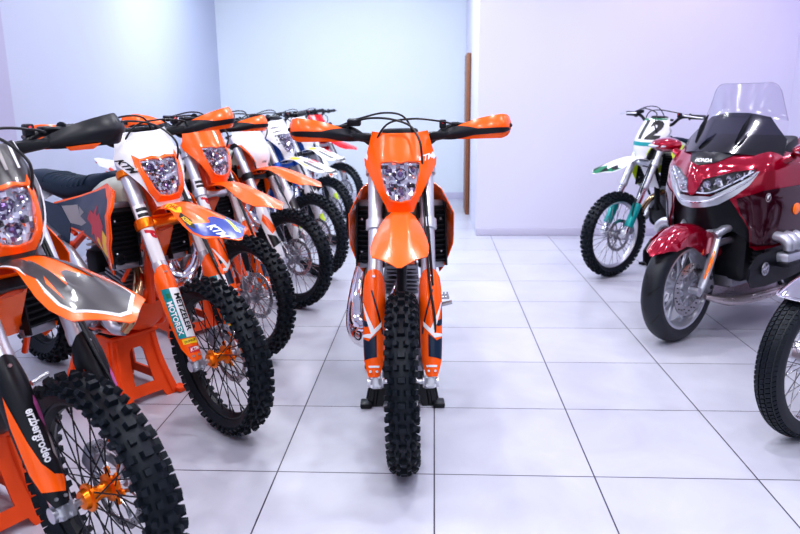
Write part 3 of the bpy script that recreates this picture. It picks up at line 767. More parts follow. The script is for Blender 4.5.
    for sg in (-1, 1):
        t = MB()
        def sp(x, z, sg=sg): return V((x if sg < 0 else -x, sg * (.115 + .1 * (abs(x) - .9) * (1.4 - abs(x))), z))
        L = [(-.88, .84), (-.93, .70), (-1.05, .72), (-1.38, .90), (-1.42, .96), (-1.2, .945), (-.95, .92)]
        t.panel(L if sg < 0 else [(-x, z) for x, z in L], sp, c.get('side', shm), .0035, .04); A('side_panel', t)
    # swingarm, shock, chain, pegs
    t = MB()
    for sg in (-1, 1): t.tube([(-.93, sg * .075, .40), (-1.05, sg * .10, .39), (-1.3, sg * .105, .365), (-1.52, sg * .105, .345)], [.030, .033, .028, .018], ALU if fr is not WHITE else ALUD, 10, 3, flat=.55)
    t.cyl((-.93, -.11, .40), (-.93, .11, .40), .028, ALU); t.box((-1.06, 0, .40), (.07, .2, .06), ALU, bev=.015); A('swingarm', t)
    t = MB(); t.cyl((-1.0, .02, .46), (-.89, .02, .80), .022, ALUD)
    hp = [V((-1.0, .02, .50)).lerp(V((-.905, .02, .755)), k / 70) + V((.04 * math.cos(k * .8), .04 * math.sin(k * .8), 0)) for k in range(71)]
    t.tube(hp, .006, WHITE if c['body'] != 'mx' else NEON, 6); A('rear_shock', t)
    t = MB()
    for dz, y in ((.10, .075), (-.10, .075)):
        a = V((-.85, y, .40 + dz * .35)); b = V((-1.48, y, AZ + dz * .95)); t.box((0, 0, 0), ((b - a).length, .010, .014), STEEL, M=Matrix.Translation((a + b) / 2) @ (b - a).to_track_quat('X', 'Z').to_matrix().to_4x4())
    t.lathe([(.055, -.003), (.105, -.003), (.108, 0), (.105, .003), (.055, .003)], (-1.48, .075, AZ), (0, 1, 0), c['hub'], 40, closed=True); A('drive_chain', t)
    for sg in (-1, 1):
        t = MB(); y0 = sg * .12
        t.box((-.80, sg * .185, .455), (.05, .095, .014), STEEL, bev=.003)
        for k in range(6):
            for e in (-1, 1): t.box((-.80 + e * .022, sg * (.145 + k * .016), .467), (.005, .007, .012), STEEL)
        t.tube([(-.81, y0, .44), (-.80, sg * .15, .45)], .012, STEEL, 8); A('foot_peg', t)
    t = MB(); t.tube([(-.74, .125, .42), (-.69, .165, .44), (-.63, .175, .46), (-.60, .18, .47)], .007, ALU, 8, 3); t.cyl((-.60, .17, .47), (-.60, .23, .485), .010, STEEL)
    A('gear_lever', t)
    t = MB(); t.tube([(-.92, -.13, .34), (-.82, -.16, .33), (-.70, -.165, .35), (-.66, -.165, .37)], .007, ALU, 8, 3); t.box((-.65, -.17, .375), (.03, .035, .008), STEEL, bev=.002); A('brake_pedal', t)
    t = MB()
    def sk(u, v): return V((lerp_tab([(0, -.46), (.25, -.52), (1, -.84)], u), v, lerp_tab([(0, .50), (.25, .365), (1, .33)], u) + 3 * v * v))
    t.panel([(0, -.08), (1, -.10), (1, .10), (0, .08)], sk, BLACKP if key != 'bull' else STAND_O, .004, (.1, .03)); A('skid_plate', t)
    _B[key] = out; return out

def bike_stand(loc, rz, m, label, group=None):
    """moulded trestle stand: tapering four sided body with a window in each side and flared feet, rubber topped plate"""
    P = empty('bike_stand', loc, rz); tag(P, label, 'stand', group)
    H = .318
    def S(side):
        def f(u, v):      # u across -1..1, v 0..1 height
            wx = .165 + (.255 - .165) * max(0, 1 - v) ** 1.6; wy = .115 + (.165 - .115) * max(0, 1 - v) ** 1.6; z = v * H
            if side == 0: return V((wx, u * wy, z))
            if side == 1: return V((-u * wx, wy, z))
            if side == 2: return V((-wx, -u * wy, z))
            return V((u * wx, -wy, z))
        return f
    t = MB()
    for k in range(4):
        out = [(-1, 0), (-.56, 0), (-.50, .10), (.50, .10), (.56, 0), (1, 0), (1, 1), (-1, 1)]
        hole = [(-.36, .26), (.36, .26), (.32, .74), (.22, .80), (-.22, .80), (-.32, .74)]
        t.panel(out, S(k), m, .010, (.25, .12), holes=[hole])
        # ribs
        for e in (-.8, .8):
            for a, b in ((.02, .95),):
                t.tube([S(k)(e, a), S(k)(e, .5), S(k)(e, b)], .010, m, 6)
    for sx in (-1, 1):
        for sy in (-1, 1): t.box((sx * .248, sy * .168, .012), (.075, .055, .024), m, bev=.008)
    t.build('trestle', P)
    q = MB(); q.box((0, 0, H), (.35, .25, .016), m, bev=.006); q.build('top_plate', P)
    r = MB()
    for e in (-.09, .09): r.box((0, e, H + .010), (.30, .05, .010), BLACKP, bev=.003)
    r.build('rubber_pad', P)
    return P

# ------------------------------------------------------------------ room
def node_mat(name):
    m = bpy.data.materials.new(name); m.use_nodes = True; return m, m.node_tree, m.node_tree.nodes['Principled BSDF']
def floor_mat():
    m, nt, b = node_mat('porcelain_floor_tiles')
    tc = nt.nodes.new('ShaderNodeTexCoord'); mp = nt.nodes.new('ShaderNodeMapping'); mp.inputs['Location'].default_value = (-.006 + .0015, -2.415 + .0015, 0)
    br = nt.nodes.new('ShaderNodeTexBrick'); br.offset = 0; br.squash = 1
    for k, v in (('Scale', 1.), ('Brick Width', .6), ('Row Height', .6), ('Mortar Size', .0028), ('Mortar Smooth', .1), ('Bias', 0.)): br.inputs[k].default_value = v
    br.inputs['Color1'].default_value = (.55, .56, .625, 1); br.inputs['Color2'].default_value = (.60, .605, .675, 1); br.inputs['Mortar'].default_value = (.055, .045, .07, 1)
    n = nt.nodes.new('ShaderNodeTexNoise'); n.inputs['Scale'].default_value = 2.2; n.inputs['Detail'].default_value = 7; n.inputs['Roughness'].default_value = .6; n.inputs['Distortion'].default_value = .6
    cr_ = nt.nodes.new('ShaderNodeValToRGB'); cr_.color_ramp.elements[0].position = .3; cr_.color_ramp.elements[0].color = (.84, .83, .87, 1); cr_.color_ramp.elements[1].position = .7; cr_.color_ramp.elements[1].color = (1, 1, 1, 1)
    mx = nt.nodes.new('ShaderNodeMix'); mx.data_type = 'RGBA'; mx.blend_type = 'MULTIPLY'; mx.inputs['Factor'].default_value = 1
    L = nt.links.new
    L(tc.outputs['Object'], mp.inputs['Vector']); L(mp.outputs['Vector'], br.inputs['Vector']); L(tc.outputs['Object'], n.inputs['Vector']); L(n.outputs['Fac'], cr_.inputs['Fac'])
    L(br.outputs['Color'], mx.inputs['A']); L(cr_.outputs['Color'], mx.inputs['B']); L(mx.outputs['Result'], b.inputs['Base Color'])
    mr = nt.nodes.new('ShaderNodeMapRange'); mr.inputs['To Min'].default_value = .24; mr.inputs['To Max'].default_value = .38
    L(n.outputs['Fac'], mr.inputs['Value']); L(mr.outputs['Result'], b.inputs['Roughness'])
    bp = nt.nodes.new('ShaderNodeBump'); bp.inputs['Strength'].default_value = .5; bp.inputs['Distance'].default_value = .002; bp.invert = True
    L(br.outputs['Fac'], bp.inputs['Height']); L(bp.outputs['Normal'], b.inputs['Normal'])
    return m
def wall_mat(name, col, rough=.55):
    m, nt, b = node_mat(name)
    tc = nt.nodes.new('ShaderNodeTexCoord'); n = nt.nodes.new('ShaderNodeTexNoise'); n.inputs['Scale'].default_value = .7; n.inputs['Detail'].default_value = 5
    mx = nt.nodes.new('ShaderNodeMix'); mx.data_type = 'RGBA'; mx.inputs['A'].default_value = (*[c * .95 for c in col], 1); mx.inputs['B'].default_value = (*[min(1, c * 1.04) for c in col], 1)
    nt.links.new(tc.outputs['Object'], n.inputs['Vector']); nt.links.new(n.outputs['Fac'], mx.inputs['Factor']); nt.links.new(mx.outputs['Result'], b.inputs['Base Color'])
    b.inputs['Roughness'].default_value = rough
    n2 = nt.nodes.new('ShaderNodeTexNoise'); n2.inputs['Scale'].default_value = 180; bp = nt.nodes.new('ShaderNodeBump'); bp.inputs['Strength'].default_value = .06; bp.inputs['Distance'].default_value = .001
    nt.links.new(tc.outputs['Object'], n2.inputs['Vector']); nt.links.new(n2.outputs['Fac'], bp.inputs['Height']); nt.links.new(bp.outputs['Normal'], b.inputs['Normal'])
    return m
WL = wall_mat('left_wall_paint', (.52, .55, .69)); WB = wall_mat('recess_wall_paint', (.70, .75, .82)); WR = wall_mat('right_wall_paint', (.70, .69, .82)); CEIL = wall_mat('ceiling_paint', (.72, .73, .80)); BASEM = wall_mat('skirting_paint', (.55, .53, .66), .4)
WOOD = mat('brown_door_wood', (.23, .085, .035), .4, cvar=.35, cscale=25)
def struct(o): o['kind'] = 'structure'; return o
XL, YB, YR, XC, XR, HC = -3.10, 10.35, 7.38, .45, 3.57, 3.3
YF = -4.0
struct(MB().box(((XL + 6.5) / 2, (YF + YB) / 2, -.05), (6.5 - XL + .4, YB - YF + .4, .1), floor_mat()).build('floor')).data.transform(Matrix.Identity(4))
struct(MB().box(((XL + 6.5) / 2, (YF + YB) / 2, HC + .05), (6.5 - XL + .4, YB - YF + .4, .1), CEIL).build('ceiling'))
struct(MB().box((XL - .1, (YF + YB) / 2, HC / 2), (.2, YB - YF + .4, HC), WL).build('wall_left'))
struct(MB().box(((XL + XC) / 2, YB + .1, HC / 2), (XC - XL, .2, HC), WB).build('wall_recess'))
struct(MB().box(((XC + 6.5) / 2, (YR + YB) / 2 + .1, HC / 2), (6.5 - XC, YB - YR + .2, HC), WR).build('wall_back'))
struct(MB().box((XR + .2, (YR + 2.9) / 2, HC / 2), (.4, YR - 2.9, HC), WR).build('wall_right'))
struct(MB().box((XL + .012, 4.55, HC / 2), (.024, 1.14, HC), wall_mat('pilaster_paint', (.46, .44, .60))).build('trim_1'))
struct(MB().box(((XC + XR) / 2, YR - .006, .04), (XR - XC, .012, .08), BASEM, bev=.003).build('baseboard_back'))
struct(MB().box(((XL + XC) / 2, YB - .006, .05), (XC - XL, .012, .10), BASEM, bev=.003).build('baseboard_recess'))
struct(MB().box((XL + .006, (5.13 + YB) / 2, .04), (.012, YB - 5.13, .08), BASEM, bev=.003).build('baseboard_left'))
struct(MB().box((XR - .006, (2.9 + YR) / 2, .04), (.012, YR - 2.9, .08), BASEM, bev=.003).build('baseboard_right'))
# door in the return wall: brown leaf seen on its edge with a frame
d = struct(MB().box((XC - .030, 9.15, .985), (.045, .62, 1.97), WOOD, bev=.004).build('door_1'))
h = MB(); h.cyl((XC - .052, 9.38, 1.0), (XC - .095, 9.38, 1.0), .010, ALU); h.cyl((XC - .09, 9.38, 1.0), (XC - .09, 9.27, 1.0), .009, ALU); h.build('door_handle', d)
# lamps in the ceiling
EMI = bpy.data.materials.new('lamp_diffuser'); EMI.use_nodes = True
_b = EMI.node_tree.nodes['Principled BSDF']; _b.inputs['Emission Color'].default_value = (.93, .95, 1, 1); _b.inputs['Emission Strength'].default_value = 10
_h = MB(); _h.lathe([(.060, 0), (.085, 0), (.085, -.012), (.075, -.020), (.060, -.014)], (0, 0, 0), (0, 0, 1), WHITE, 28, closed=True); HOUS = _h.mesh('housing')
_h = MB(); _h.lathe([(.060, -.010), (.001, -.010)], (0, 0, 0), (0, 0, 1), EMI, 28); DIFF = _h.mesh('diffuser')
for iy, y in enumerate((-.6, 1.0, 2.6, 4.2, 5.8)):
    for ix, x in enumerate((-2.3, -.9, .5, 1.9, 3.1)):
        if y > 7 and x > .4: continue
        f = empty('ceiling_light', (x, y, HC)); tag(f, 'small round recessed ceiling downlight with white rim above the showroom floor', 'light', 'ceiling downlights')
        link_mesh('housing', HOUS, f); link_mesh('diffuser', DIFF, f)
def area(name, loc, rot, size, e, col, shape='DISK', sy=None):
    l = bpy.data.lights.new(name, 'AREA'); l.shape = shape; l.size = size; l.energy = e; l.color = col
    if sy: l.size_y = sy
    o = bpy.data.objects.new(name, l); COL.objects.link(o); o.location = loc; o.rotation_euler = rot; return o
def spotl(name, loc, tgt, e, col, ang=60, blend=.8, size=.05):
    l = bpy.data.lights.new(name, 'SPOT'); l.energy = e; l.color = col; l.spot_size = R_(ang); l.spot_blend = blend; l.shadow_soft_size = size
    o = bpy.data.objects.new(name, l); COL.objects.link(o); o.location = loc; o.rotation_euler = (V(tgt) - V(loc)).to_track_quat('-Z', 'Y').to_euler(); return o
for y in (-.6, 1.0, 2.6, 4.2, 5.8):
    for x in (-2.3, -.9, .5, 1.9, 3.1):
        area('downlight', (x, y, HC - .03), (0, 0, 0), .12, {-2.3: 13, -.9: 18, .5: 25, 1.9: 12, 3.1: 9}[x], (.95, .96, 1.0) if x < 1 else (.90, .88, 1.0))
area('recess_fill', (-1.2, 7.7, HC - .05), (R_(18), 0, 0), 2.6, 190, (.84, .93, 1.0), 'RECTANGLE', 1.2)  # added light without a fixture, brightens the recess wall
spotl('wall_washer', (2.6, 6.2, HC - .06), (2.6, 7.6, 2.2), 45, (.70, .52, 1.0), 100)
spotl('left_washer', (-2.3, 8.6, HC - .06), (-3.1, 8.9, 2.2), 22, (.70, .90, 1.0), 100)
area('front_fill', (1.0, YF + .4, 1.7), (R_(90), 0, 0), 6.5, 60, (.88, .92, 1.0), 'RECTANGLE', 2.6).rotation_euler = (R_(90), 0, 0)  # unseen fill added behind the camera; no window is modelled there
W = bpy.data.worlds.new('World'); SC.world = W; W.use_nodes = True
W.node_tree.nodes['Background'].inputs['Color'].default_value = (.72, .78, 1.0, 1); W.node_tree.nodes['Background'].inputs['Strength'].default_value = .35

# ------------------------------------------------------------------ camera
cam = bpy.data.cameras.new('camera'); co = bpy.data.objects.new('camera', cam); COL.objects.link(co); SC.camera = co
cam.sensor_width = 36; cam.lens = 700.8 / 800 * 36; cam.clip_start = .05
yaw, pitch, roll = -.04913, .22762, -.0087
f = V((math.sin(yaw) * math.cos(pitch), math.cos(yaw) * math.cos(pitch), -math.sin(pitch))); r = V((math.cos(yaw), -math.sin(yaw), 0)); u = r.cross(f)
r2 = r * math.cos(roll) + u * math.sin(roll); u2 = u * math.cos(roll) - r * math.sin(roll)
M3 = Matrix((r2, u2, -f)).transposed(); co.matrix_world = Matrix.Translation((0, 0, 1.3655)) @ M3.to_4x4()
cam.dof.use_dof = True; cam.dof.focus_distance = 2.6; cam.dof.aperture_fstop = 4.0

# ------------------------------------------------------------------ the dirt bikes
base = dict(fender=ORANGE, mask=ORANGE, light=True, tube=SILVER, clamp=SILVER, guard=ORANGE, rim=BLACKP, hub=ALUD, spoke=STEEL, hg=ORANGE, frame=FRAME_O, shroud=ORANGE, tank=BEIGE, exhaust='chamber', body='orange', rear=WHITE, sgraph='dark')
def cfg(**k): d = dict(base); d.update(k); return d
BIKES = []
def put(c, x, y, deg, st, label, detail=False, stand=None, slabel=None, group=None):
    b = dirt_bike(c, (x, y), R_(deg), R_(st), label, group, detail)
    if stand:
        a = R_(deg); sx, sy = x - .80 * math.cos(a), y - .80 * math.sin(a)
        bike_stand((sx, sy, 0), a, stand, slabel, None)
    return b
put(cfg(mgraph='ktm_plain', ggraph='slash', body='centre', shroud=ORANGE, rear=ORANGE, frame=BLACKP), -.112, 2.481, -86.8, -1.6, 'all orange enduro bike facing the camera alone in the middle of the aisle', True, BLACKP, 'black bike stand under the orange bike facing the camera')
put(cfg(mask=DARKG, lamp_trim=ORANGE, mgraph='stripes', fgraph='grey', guard=BLACKP, ggraph='rodeo', hub=ORANGE_M, spoke=BLACKP, hg=BLACKP, body='orange4', exhaust='header', clamp=BLACKP, lift=.012, tilt=.04), -.905, 1.683, -30.0, -4.9,
    'nearest orange enduro bike, grey fender graphics and black hand guards, cut by the left edge', True, STAND_O, 'orange bike stand at the left edge, under the nearest bike')
put(cfg(mask=WHITE, lamp_trim=ORANGE, mgraph='ktm_side', fgraph='blue', ggraph='sticker', hub=ORANGE_M, spoke=BLACKP, clamp=ORANGE_M, wp=True, body='bull', sgraph='bull', exhaust='header', side=GRAPH_N, lift=.014, tilt=.035), -.890, 2.74, -34.1, -9.3,
    'enduro bike with white headlight mask and blue tipped orange fender, second in the left row', True, STAND_O, 'orange trestle stand under the bike with the blue tipped fender')
put(cfg(ggraph='slash', wp=True), -1.002, 3.66, -41.2, 2.6, 'enduro bike with orange headlight mask and plain orange fender, third in the left row', True, STAND_O, 'orange trestle stand under the third bike of the left row')
put(cfg(mask=WHITE, light=False, mgraph='white_plate', guard=WHITE, ggraph='white', clamp=BLACKP, rear=WHITE, hg=None, body='orange4', exhaust='header'), -.964, 4.652, -31.3, -1.1, 'motocross bike with plain white number plate and orange fender, fourth in the left row', False, STAND_O, 'orange trestle stand under the white plated fourth bike')
put(cfg(fender=WHITE, mask=WHITE, fgraph='husky', mgraph='husky', guard=WHITE, ggraph='neon', clamp=BLUEC, hg=None, frame=BLUEC, shroud=WHITE, body='white', sgraph='dark'), -.949, 5.54, -30.9, -7, 'white enduro bike with blue fork clamps behind the orange bikes, fifth in the left row', False, BLACKP, 'black bike stand under the white bike with blue fork clamps')
put(cfg(fender=WHITE, mask=WHITE, light=False, fgraph='husky', mgraph=None, guard=WHITE, ggraph='neon', clamp=BLACKP, hg=None, frame=BLUEC, shroud=WHITE, body='white', bar=BLACKP), -1.016, 6.876, -31, -12.6, 'white motocross bike with black fork clamps, between the fifth bike and the red one', False, BLACKP, 'black bike stand under the white bike with black fork clamps')
put(cfg(fender=RED, mask=RED, light=False, fgraph=None, mgraph=None, guard=WHITE, ggraph='white', hg=None, frame=RED, shroud=RED, body='red', rear=RED, spoke=STEEL), -1.112, 8.55, -31, -8, 'red motocross bike at the far end of the left row', False, BLACKP, 'black bike stand under the red bike at the far end')
put(cfg(fender=WHITE, mask=WHITE, light=False, fgraph='kawa', mgraph='twelve', teal=True, guard=WHITE, hg=None, frame=BLACKP, shroud=NEON, body='mx', rear=WHITE, bar=BLACKP, rim=ALU, lever=ALU, side=WHITE, exhaust='header', pad=BLACKP, barw=.88, lift=-.012), 1.43, 5.58, -149, 5, 'white and green motocross bike numbered 12 standing by the right wall', False, BLACKP, 'black bike stand under the number 12 motocross bike')

# ------------------------------------------------------------------ red touring motorcycle
def arc_tab(tab):
    return lambda t: srf_tab(tab, t)
def road_tire(ro, rr, hw, grooves=0, blocks=False):
    RB = mat('road_tyre_rubber', (.020, .023, .030), .42, bump=.2, bscale=150, rvar=.08, spec=.4)
    t = MB(); prof = []; dc = ro - rr
    for k in range(17):
        a = PI * k / 16; prof.append((rr + dc * max(0, math.sin(a)) ** .62, hw * math.cos(a) * (1 if 0 < k < 16 else .8)))
    t.lathe(prof, (0, 0, 0), (0, 1, 0), RB, 80, closed=True)
    def S(th, q):     # q: -1..1 across tread
        a = PI / 2 - q * PI / 2; r = rr + dc * max(0, math.sin(a)) ** .62; y = hw * math.cos(a)
        return V((r * math.cos(th), y, r * math.sin(th)))
    for k in range(grooves):
        th = 2 * PI * k / grooves; sg = 1 if k % 2 else -1
        t.panel([(th, .08 * sg), (th + .05, .08 * sg), (th + .23, .66 * sg), (th + .19, .66 * sg)] if sg > 0 else [(th, .08 * sg), (th + .19, .66 * sg), (th + .23, .66 * sg), (th + .05, .08 * sg)], lambda a, b: S(a, -b), BLK, 0, (2 * PI / 80, 1 / 8), off=.0012)
    if blocks:
        n = 96
        for k in range(n):
            for q, w, ph in ((-.52, .17, .5), (-.26, .20, 0), (0, .20, .5), (.26, .20, 0), (.52, .17, .5)):
                th = 2 * PI * (k + ph) / n; d = 2 * PI / n * .40; vs = []
                for off in (-.003, .0045):
                    for a, b in ((-1, -1), (1, -1), (1, 1), (-1, 1)):
                        p = S(th + a * d + b * .008, q + b * w / 2); nn = V((p.x, 0, p.z)).normalized() * math.cos(q * 1.3) + V((0, math.sin(q * 1.3), 0)); vs.append(p + nn * off)
                t.add(vs, [[0, 1, 2, 3], [7, 6, 5, 4], [0, 4, 5, 1], [1, 5, 6, 2], [2, 6, 7, 3], [3, 7, 4, 0]], RUBBER)
    return t

def touring_bike(x, y, rz):
    P = empty('touring_motorcycle', (x, y, 0), rz)
    tag(P, 'dark red touring motorcycle with tall clear windscreen parked at the right', 'motorcycle')
    AZ2 = .32; I4 = Matrix.Translation((0, 0, AZ2))
    def cast_wheel(nm, M, ro, rr, hw):
        w = MB(); w.lathe([(rr + .012, hw), (rr + .014, hw - .006), (rr - .006, hw - .012), (rr - .016, hw * .4), (rr - .016, -hw * .4), (rr - .006, -hw + .012), (rr + .014, -hw + .006), (rr + .012, -hw), (rr - .008, -hw + .002), (rr - .024, -hw * .5), (rr - .026, 0), (rr - .024, hw * .5), (rr - .008, hw - .002)], (0, 0, 0), (0, 1, 0), SILVER, 64, closed=True)
        for k in range(5):
            for e in (-.16, .16):
                a = 2 * PI * k / 5 + .35; w.tube([(.04 * math.cos(a + e * .4), 0, .04 * math.sin(a + e * .4)), (.12 * math.cos(a + e * .75), 0, .12 * math.sin(a + e * .75)), ((rr - .018) * math.cos(a + e * 1.5), 0, (rr - .018) * math.sin(a + e * 1.5))], [.015, .011, .012], SILVER, 8, 3, flat=1.5)
        w.cyl((0, -.05, 0), (0, .05, 0), .048, SILVER, 24)
        o = w.build(nm, P, M=M)
        road_tire(ro, rr, hw + .010, grooves=22).build('tire', o)
        for e in (-1, 1):
            d = MB(); d.lathe([(.155, e * .062), (.155, e * .067), (.100, e * .067), (.100, e * .062)], (0, 0, 0), (0, 1, 0), STEEL, 56, closed=True)
            for k in range(10):
                a = k * PI / 5; d.tube([(.055 * math.cos(a), e * .060, .055 * math.sin(a)), (.104 * math.cos(a + .2), e * .064, .104 * math.sin(a + .2))], .005, ALUD, 6)
            for k in range(30):
                a = k * PI / 15; q = .118 + .02 * (k % 3) / 2; d.cyl((q * math.cos(a), e * .0675 - .003, q * math.sin(a)), (q * math.cos(a), e * .0675 + .003, q * math.sin(a)), .004, BLK, 8)
            d.build('brake_disc', o)
        return o
    cast_wheel('front_wheel', I4, .32, .232, .054); cast_wheel('rear_wheel', Matrix.Translation((-1.695, 0, .315)), .315, .205, .085)
    # front fender
    FT = [(-22, .352, .052), (0, .366, .072), (30, .375, .082), (70, .372, .086), (110, .368, .088), (150, .365, .08), (168, .36, .07)]
    def fS(d, v):
        r = srf_tab([(a, b) for a, b, c in FT], d); w = srf_tab([(a, c) for a, b, c in FT], d); a = R_(d)
        q = abs(v); drop = .075 * q ** 3; rr_ = r - drop * (.8 if d < 60 else 1.0) - (.02 * max(0, 20 - d) / 40)
        return V((rr_ * math.cos(a), v * w, AZ2 + rr_ * math.sin(a)))
    t = MB(); t.panel([(36, 0), (42, .6), (52, 1), (64, 1.03), (150, 1.03), (160, .6), (160, -.6), (150, -1.03), (64, -1.03), (52, -1), (42, -.6)], fS, GWRED, .004, (6, .12))
    for e in (-1, 1):
        def sk(d, rr_, e=e): a = R_(d); return V((rr_ * math.cos(a), e * (.088 + (.36 - rr_) * .10), AZ2 + rr_ * math.sin(a)))
        L = [(66, .32), (80, .25), (96, .215), (108, .215), (124, .27), (146, .31), (150, .305), (150, .30), (146, .345), (110, .350), (70, .345)]
        L = [(58, .318), (74, .272), (92, .225), (106, .20), (116, .225), (132, .27), (146, .30), (146, .34), (110, .345), (60, .335)]
        t.panel(L if e > 0 else L[::-1], sk, GWRED, .004, (8, .03))
    t.build('front_fender', P)
    for e in (-1, 1):
        t = MB(); t.tube([(-.02, e * .105, .285), (-.06, e * .112, .36), (-.13, e * .112, .50), (-.19, e * .105, .62)], [.020, .026, .026, .022], SILVER, 12, 4, flat=.7); t.cyl((0, e * .07, .32), (0, e * .128, .32), .022, ALU, 16)
        o = t.build('fork_leg', P)
        t = MB(); t.tube([(-.035, e * .130, .39), (-.075, e * .137, .47), (-.118, e * .133, .545)], [.004, .010, .004], AMBER, 8, 4, flat=1.2, up=(0, 1, 0)); t.build('amber_reflector', o)
        t = MB(); t.box((-.120, e * .095, .355), (.075, .062, .125), ALUD, rot=(0, .35, 0), bev=.014)
        for k in (-.03, .03): t.cyl((-.12 + k * .3, e * .126, .355 + k), (-.12 + k * .3, e * .133, .355 + k), .012, BLK)
        t.build('brake_caliper', P)
    # upper arms of the front suspension
    t = MB()
    for e in (-1, 1): t.tube([(-.16, e * .10, .62), (-.24, e * .13, .66), (-.36, e * .14, .66)], .026, SILVER, 10, 4); t.tube([(-.17, e * .09, .56), (-.30, e * .12, .58), (-.42, e * .12, .56)], .02, ALUD, 10, 4)
    t.cyl((-.19, -.12, .63), (-.19, .12, .63), .026, ALUD); t.box((-.22, 0, .68), (.1, .16, .09), BLACKP, bev=.02); t.build('front_suspension', P)
    # nose surface: a = index along the plan curve, z height
    PX = [(0, -.080), (.4, -.095), (1, -.165), (2, -.250), (3, -.330), (4, -.50), (5, -.70), (6, -.90), (7, -1.1)]
    PY = [(0, 0), (.4, .062), (1, .145), (2, .262), (3, .325), (4, .375), (5, .41), (6, .42), (7, .40)]
    def B(a, z):
        q = abs(a); s = -1 if a < 0 else 1
        xo = srf_tab([(.50, -.08), (.68, -.02), (.75, .0), (.84, .035), (.92, .02), (1.0, -.015), (1.05, -.06), (1.09, -.13), (1.12, -.22)], z); w = srf_tab([(.40, .80), (.6, .93), (.8, 1.0), (.9, 1.0), (1.0, .98), (1.05, .93), (1.09, .84), (1.13, .70)], z)
        xo *= max(.15, 1 - q / 3.2) if z < 1.0 else max(.35, 1 - q / 6)
        return V((srf_tab(PX, q) + xo, s * srf_tab(PY, q) * w, z))
    Sg = lambda e: ((lambda a, z: B(a, z)) if e > 0 else (lambda a, z: B(a, z)))
    C = (.25, .03)
    def mir(L): return [(-a, z) for a, z in L][::-1]
    t = MB()
    t.panel([(0, .850), (.12, .862), (.30, .942), (1.15, .985), (1.95, 1.003), (2.6, .985), (3.2, 1.0), (4, 1.03), (4.4, 1.065), (3.6, 1.09), (2.6, 1.10), (1.5, 1.10), (0, 1.085), (-1.5, 1.10), (-2.6, 1.10), (-3.6, 1.09), (-4.4, 1.065), (-4, 1.03), (-3.2, 1.0), (-2.6, .985), (-1.95, 1.003), (-1.15, .985), (-.30, .942), (-.12, .862)], B, GWRED, .005, C)
    t.build('upper_cowl', P)
    for e in (1, -1):
        L = [(1.99, 1.003), (1.80, .965), (1.3, .895), (1.15, .84), (1.5, .75), (1.95, .66), (2.1, .56), (2.6, .54), (3.4, .55), (5.2, .60), (6.6, .66), (6.8, .86), (6, .98), (4.9, 1.03), (4, 1.03), (3.2, 1.0), (2.6, .985)]
        t = MB(); t.panel(L if e > 0 else mir(L), B, GWRED, .005, C)
        lowp = [(1.38, .84), (1.54, .755), (1.99, .662), (2.13, .566), (3.4, .57), (5.2, .62), (6.5, .68), (6.6, .86), (5.8, .90), (4.05, .908), (2.4, .885)]
        t.panel(lowp if e > 0 else mir(lowp), B, GWDARK, 0, C, off=.004)  # shade painted on: lower side in a darker red
        if e > 0:
            k0, z0 = 2.72, .848
            def D(u, v, k0=k0, z0=z0): return B(k0 + u / .17, z0 + v)
            ring_o = [(.024 * math.cos(2 * PI * k / 24), .024 * math.sin(2 * PI * k / 24)) for k in range(24)]; ring_i = [(a * .90, b * .90) for a, b in ring_o]
            t.panel(ring_o, D, WHT, 0, .01, holes=[ring_i], off=.006)
            t.panel([(-.014, .006), (-.004, .015), (.010, .016), (.016, .010), (.006, .008), (.013, .003), (.003, .001), (.008, -.005), (-.001, -.004), (.001, -.014), (-.006, -.012), (-.004, -.004), (-.012, -.008)], D, WHT, 0, .01, off=.006)
        t.build('side_fairing', P)
        # amber side reflector
        c = B(4.08 * e, .775) ; m = MB(); m.sphere(c, .034, AMBER, 20, (1.2, .35, 1.1)); m.build('side_reflector', P)
        # headlight
        H = [(.12, .864), (.6, .858), (1.15, .912), (1.75, .970), (1.98, .997), (1.9, 1.002), (1.15, .986), (.3, .942)]
        t = MB(); t.panel(H if e > 0 else mir(H), lambda a, z: B(a, z) - V((.03, 0, 0)), BLK, 0, C, off=0)
        o = t.build('headlight', P)
        r = MB(); rnd = random.Random(5)
        for k in range(5):
            a = .42 + k * .30; z = .915 + k * .0165; c = B(a * e, z) - V((.016, 0, 0)); q = .019 - k * .002
            r.lathe([(q * 1.1, .010), (q * .85, .0), (q * .45, -.008), (.001, -.009)], c, (1, e * .35, .1), CHROME, 14); r.sphere(c, q * .4, LAMPW, 8)
            c2 = B((a + .06) * e, z - .027 + k * .003) - V((.014, 0, 0)); r.box(c2, (.012, .040, .012), LAMPW if k % 2 else CHROME, rot=(0, 0, -e * .5), bev=.003)
        # light bar through the lamp
        r.tube([B(.16 * e, .868) + V((-.004, 0, 0)), B(.6 * e, .872) + V((-.004, 0, 0)), B(1.2 * e, .928) + V((-.004, 0, 0)), B(1.85 * e, .988) + V((-.004, 0, 0))], .0045, LAMPW, 6, 4)
        for k in range(9):
            a = .3 + k * .17; c = B(a * e, .885 + k * .012) - V((.012, 0, 0)); r.box(c, (.010, .012, .030), CHROME, rot=(rnd.uniform(-.6, .6), rnd.uniform(-.4, .4), -e * .5 + rnd.uniform(-.4, .4)))
        r.build('lamp_reflector', o, sharp=10)
        l = MB(); l.panel(H if e > 0 else mir(H), B, LENSG, 0, C, off=.002); l.build('headlight_lens', o)
    # silver lower lip under both lamps
    t = MB(); L = [(0, .780), (.45, .788), (.8, .803), (1.3, .852), (1.75, .912), (2.10, .990), (1.97, .988), (1.7, .955), (1.15, .903), (.6, .848), (.3, .850), (0, .846)]
    t.panel(L + [(-a, z) for a, z in L[::-1]][1:-1], B, SILVER, .006, C, off=.004)
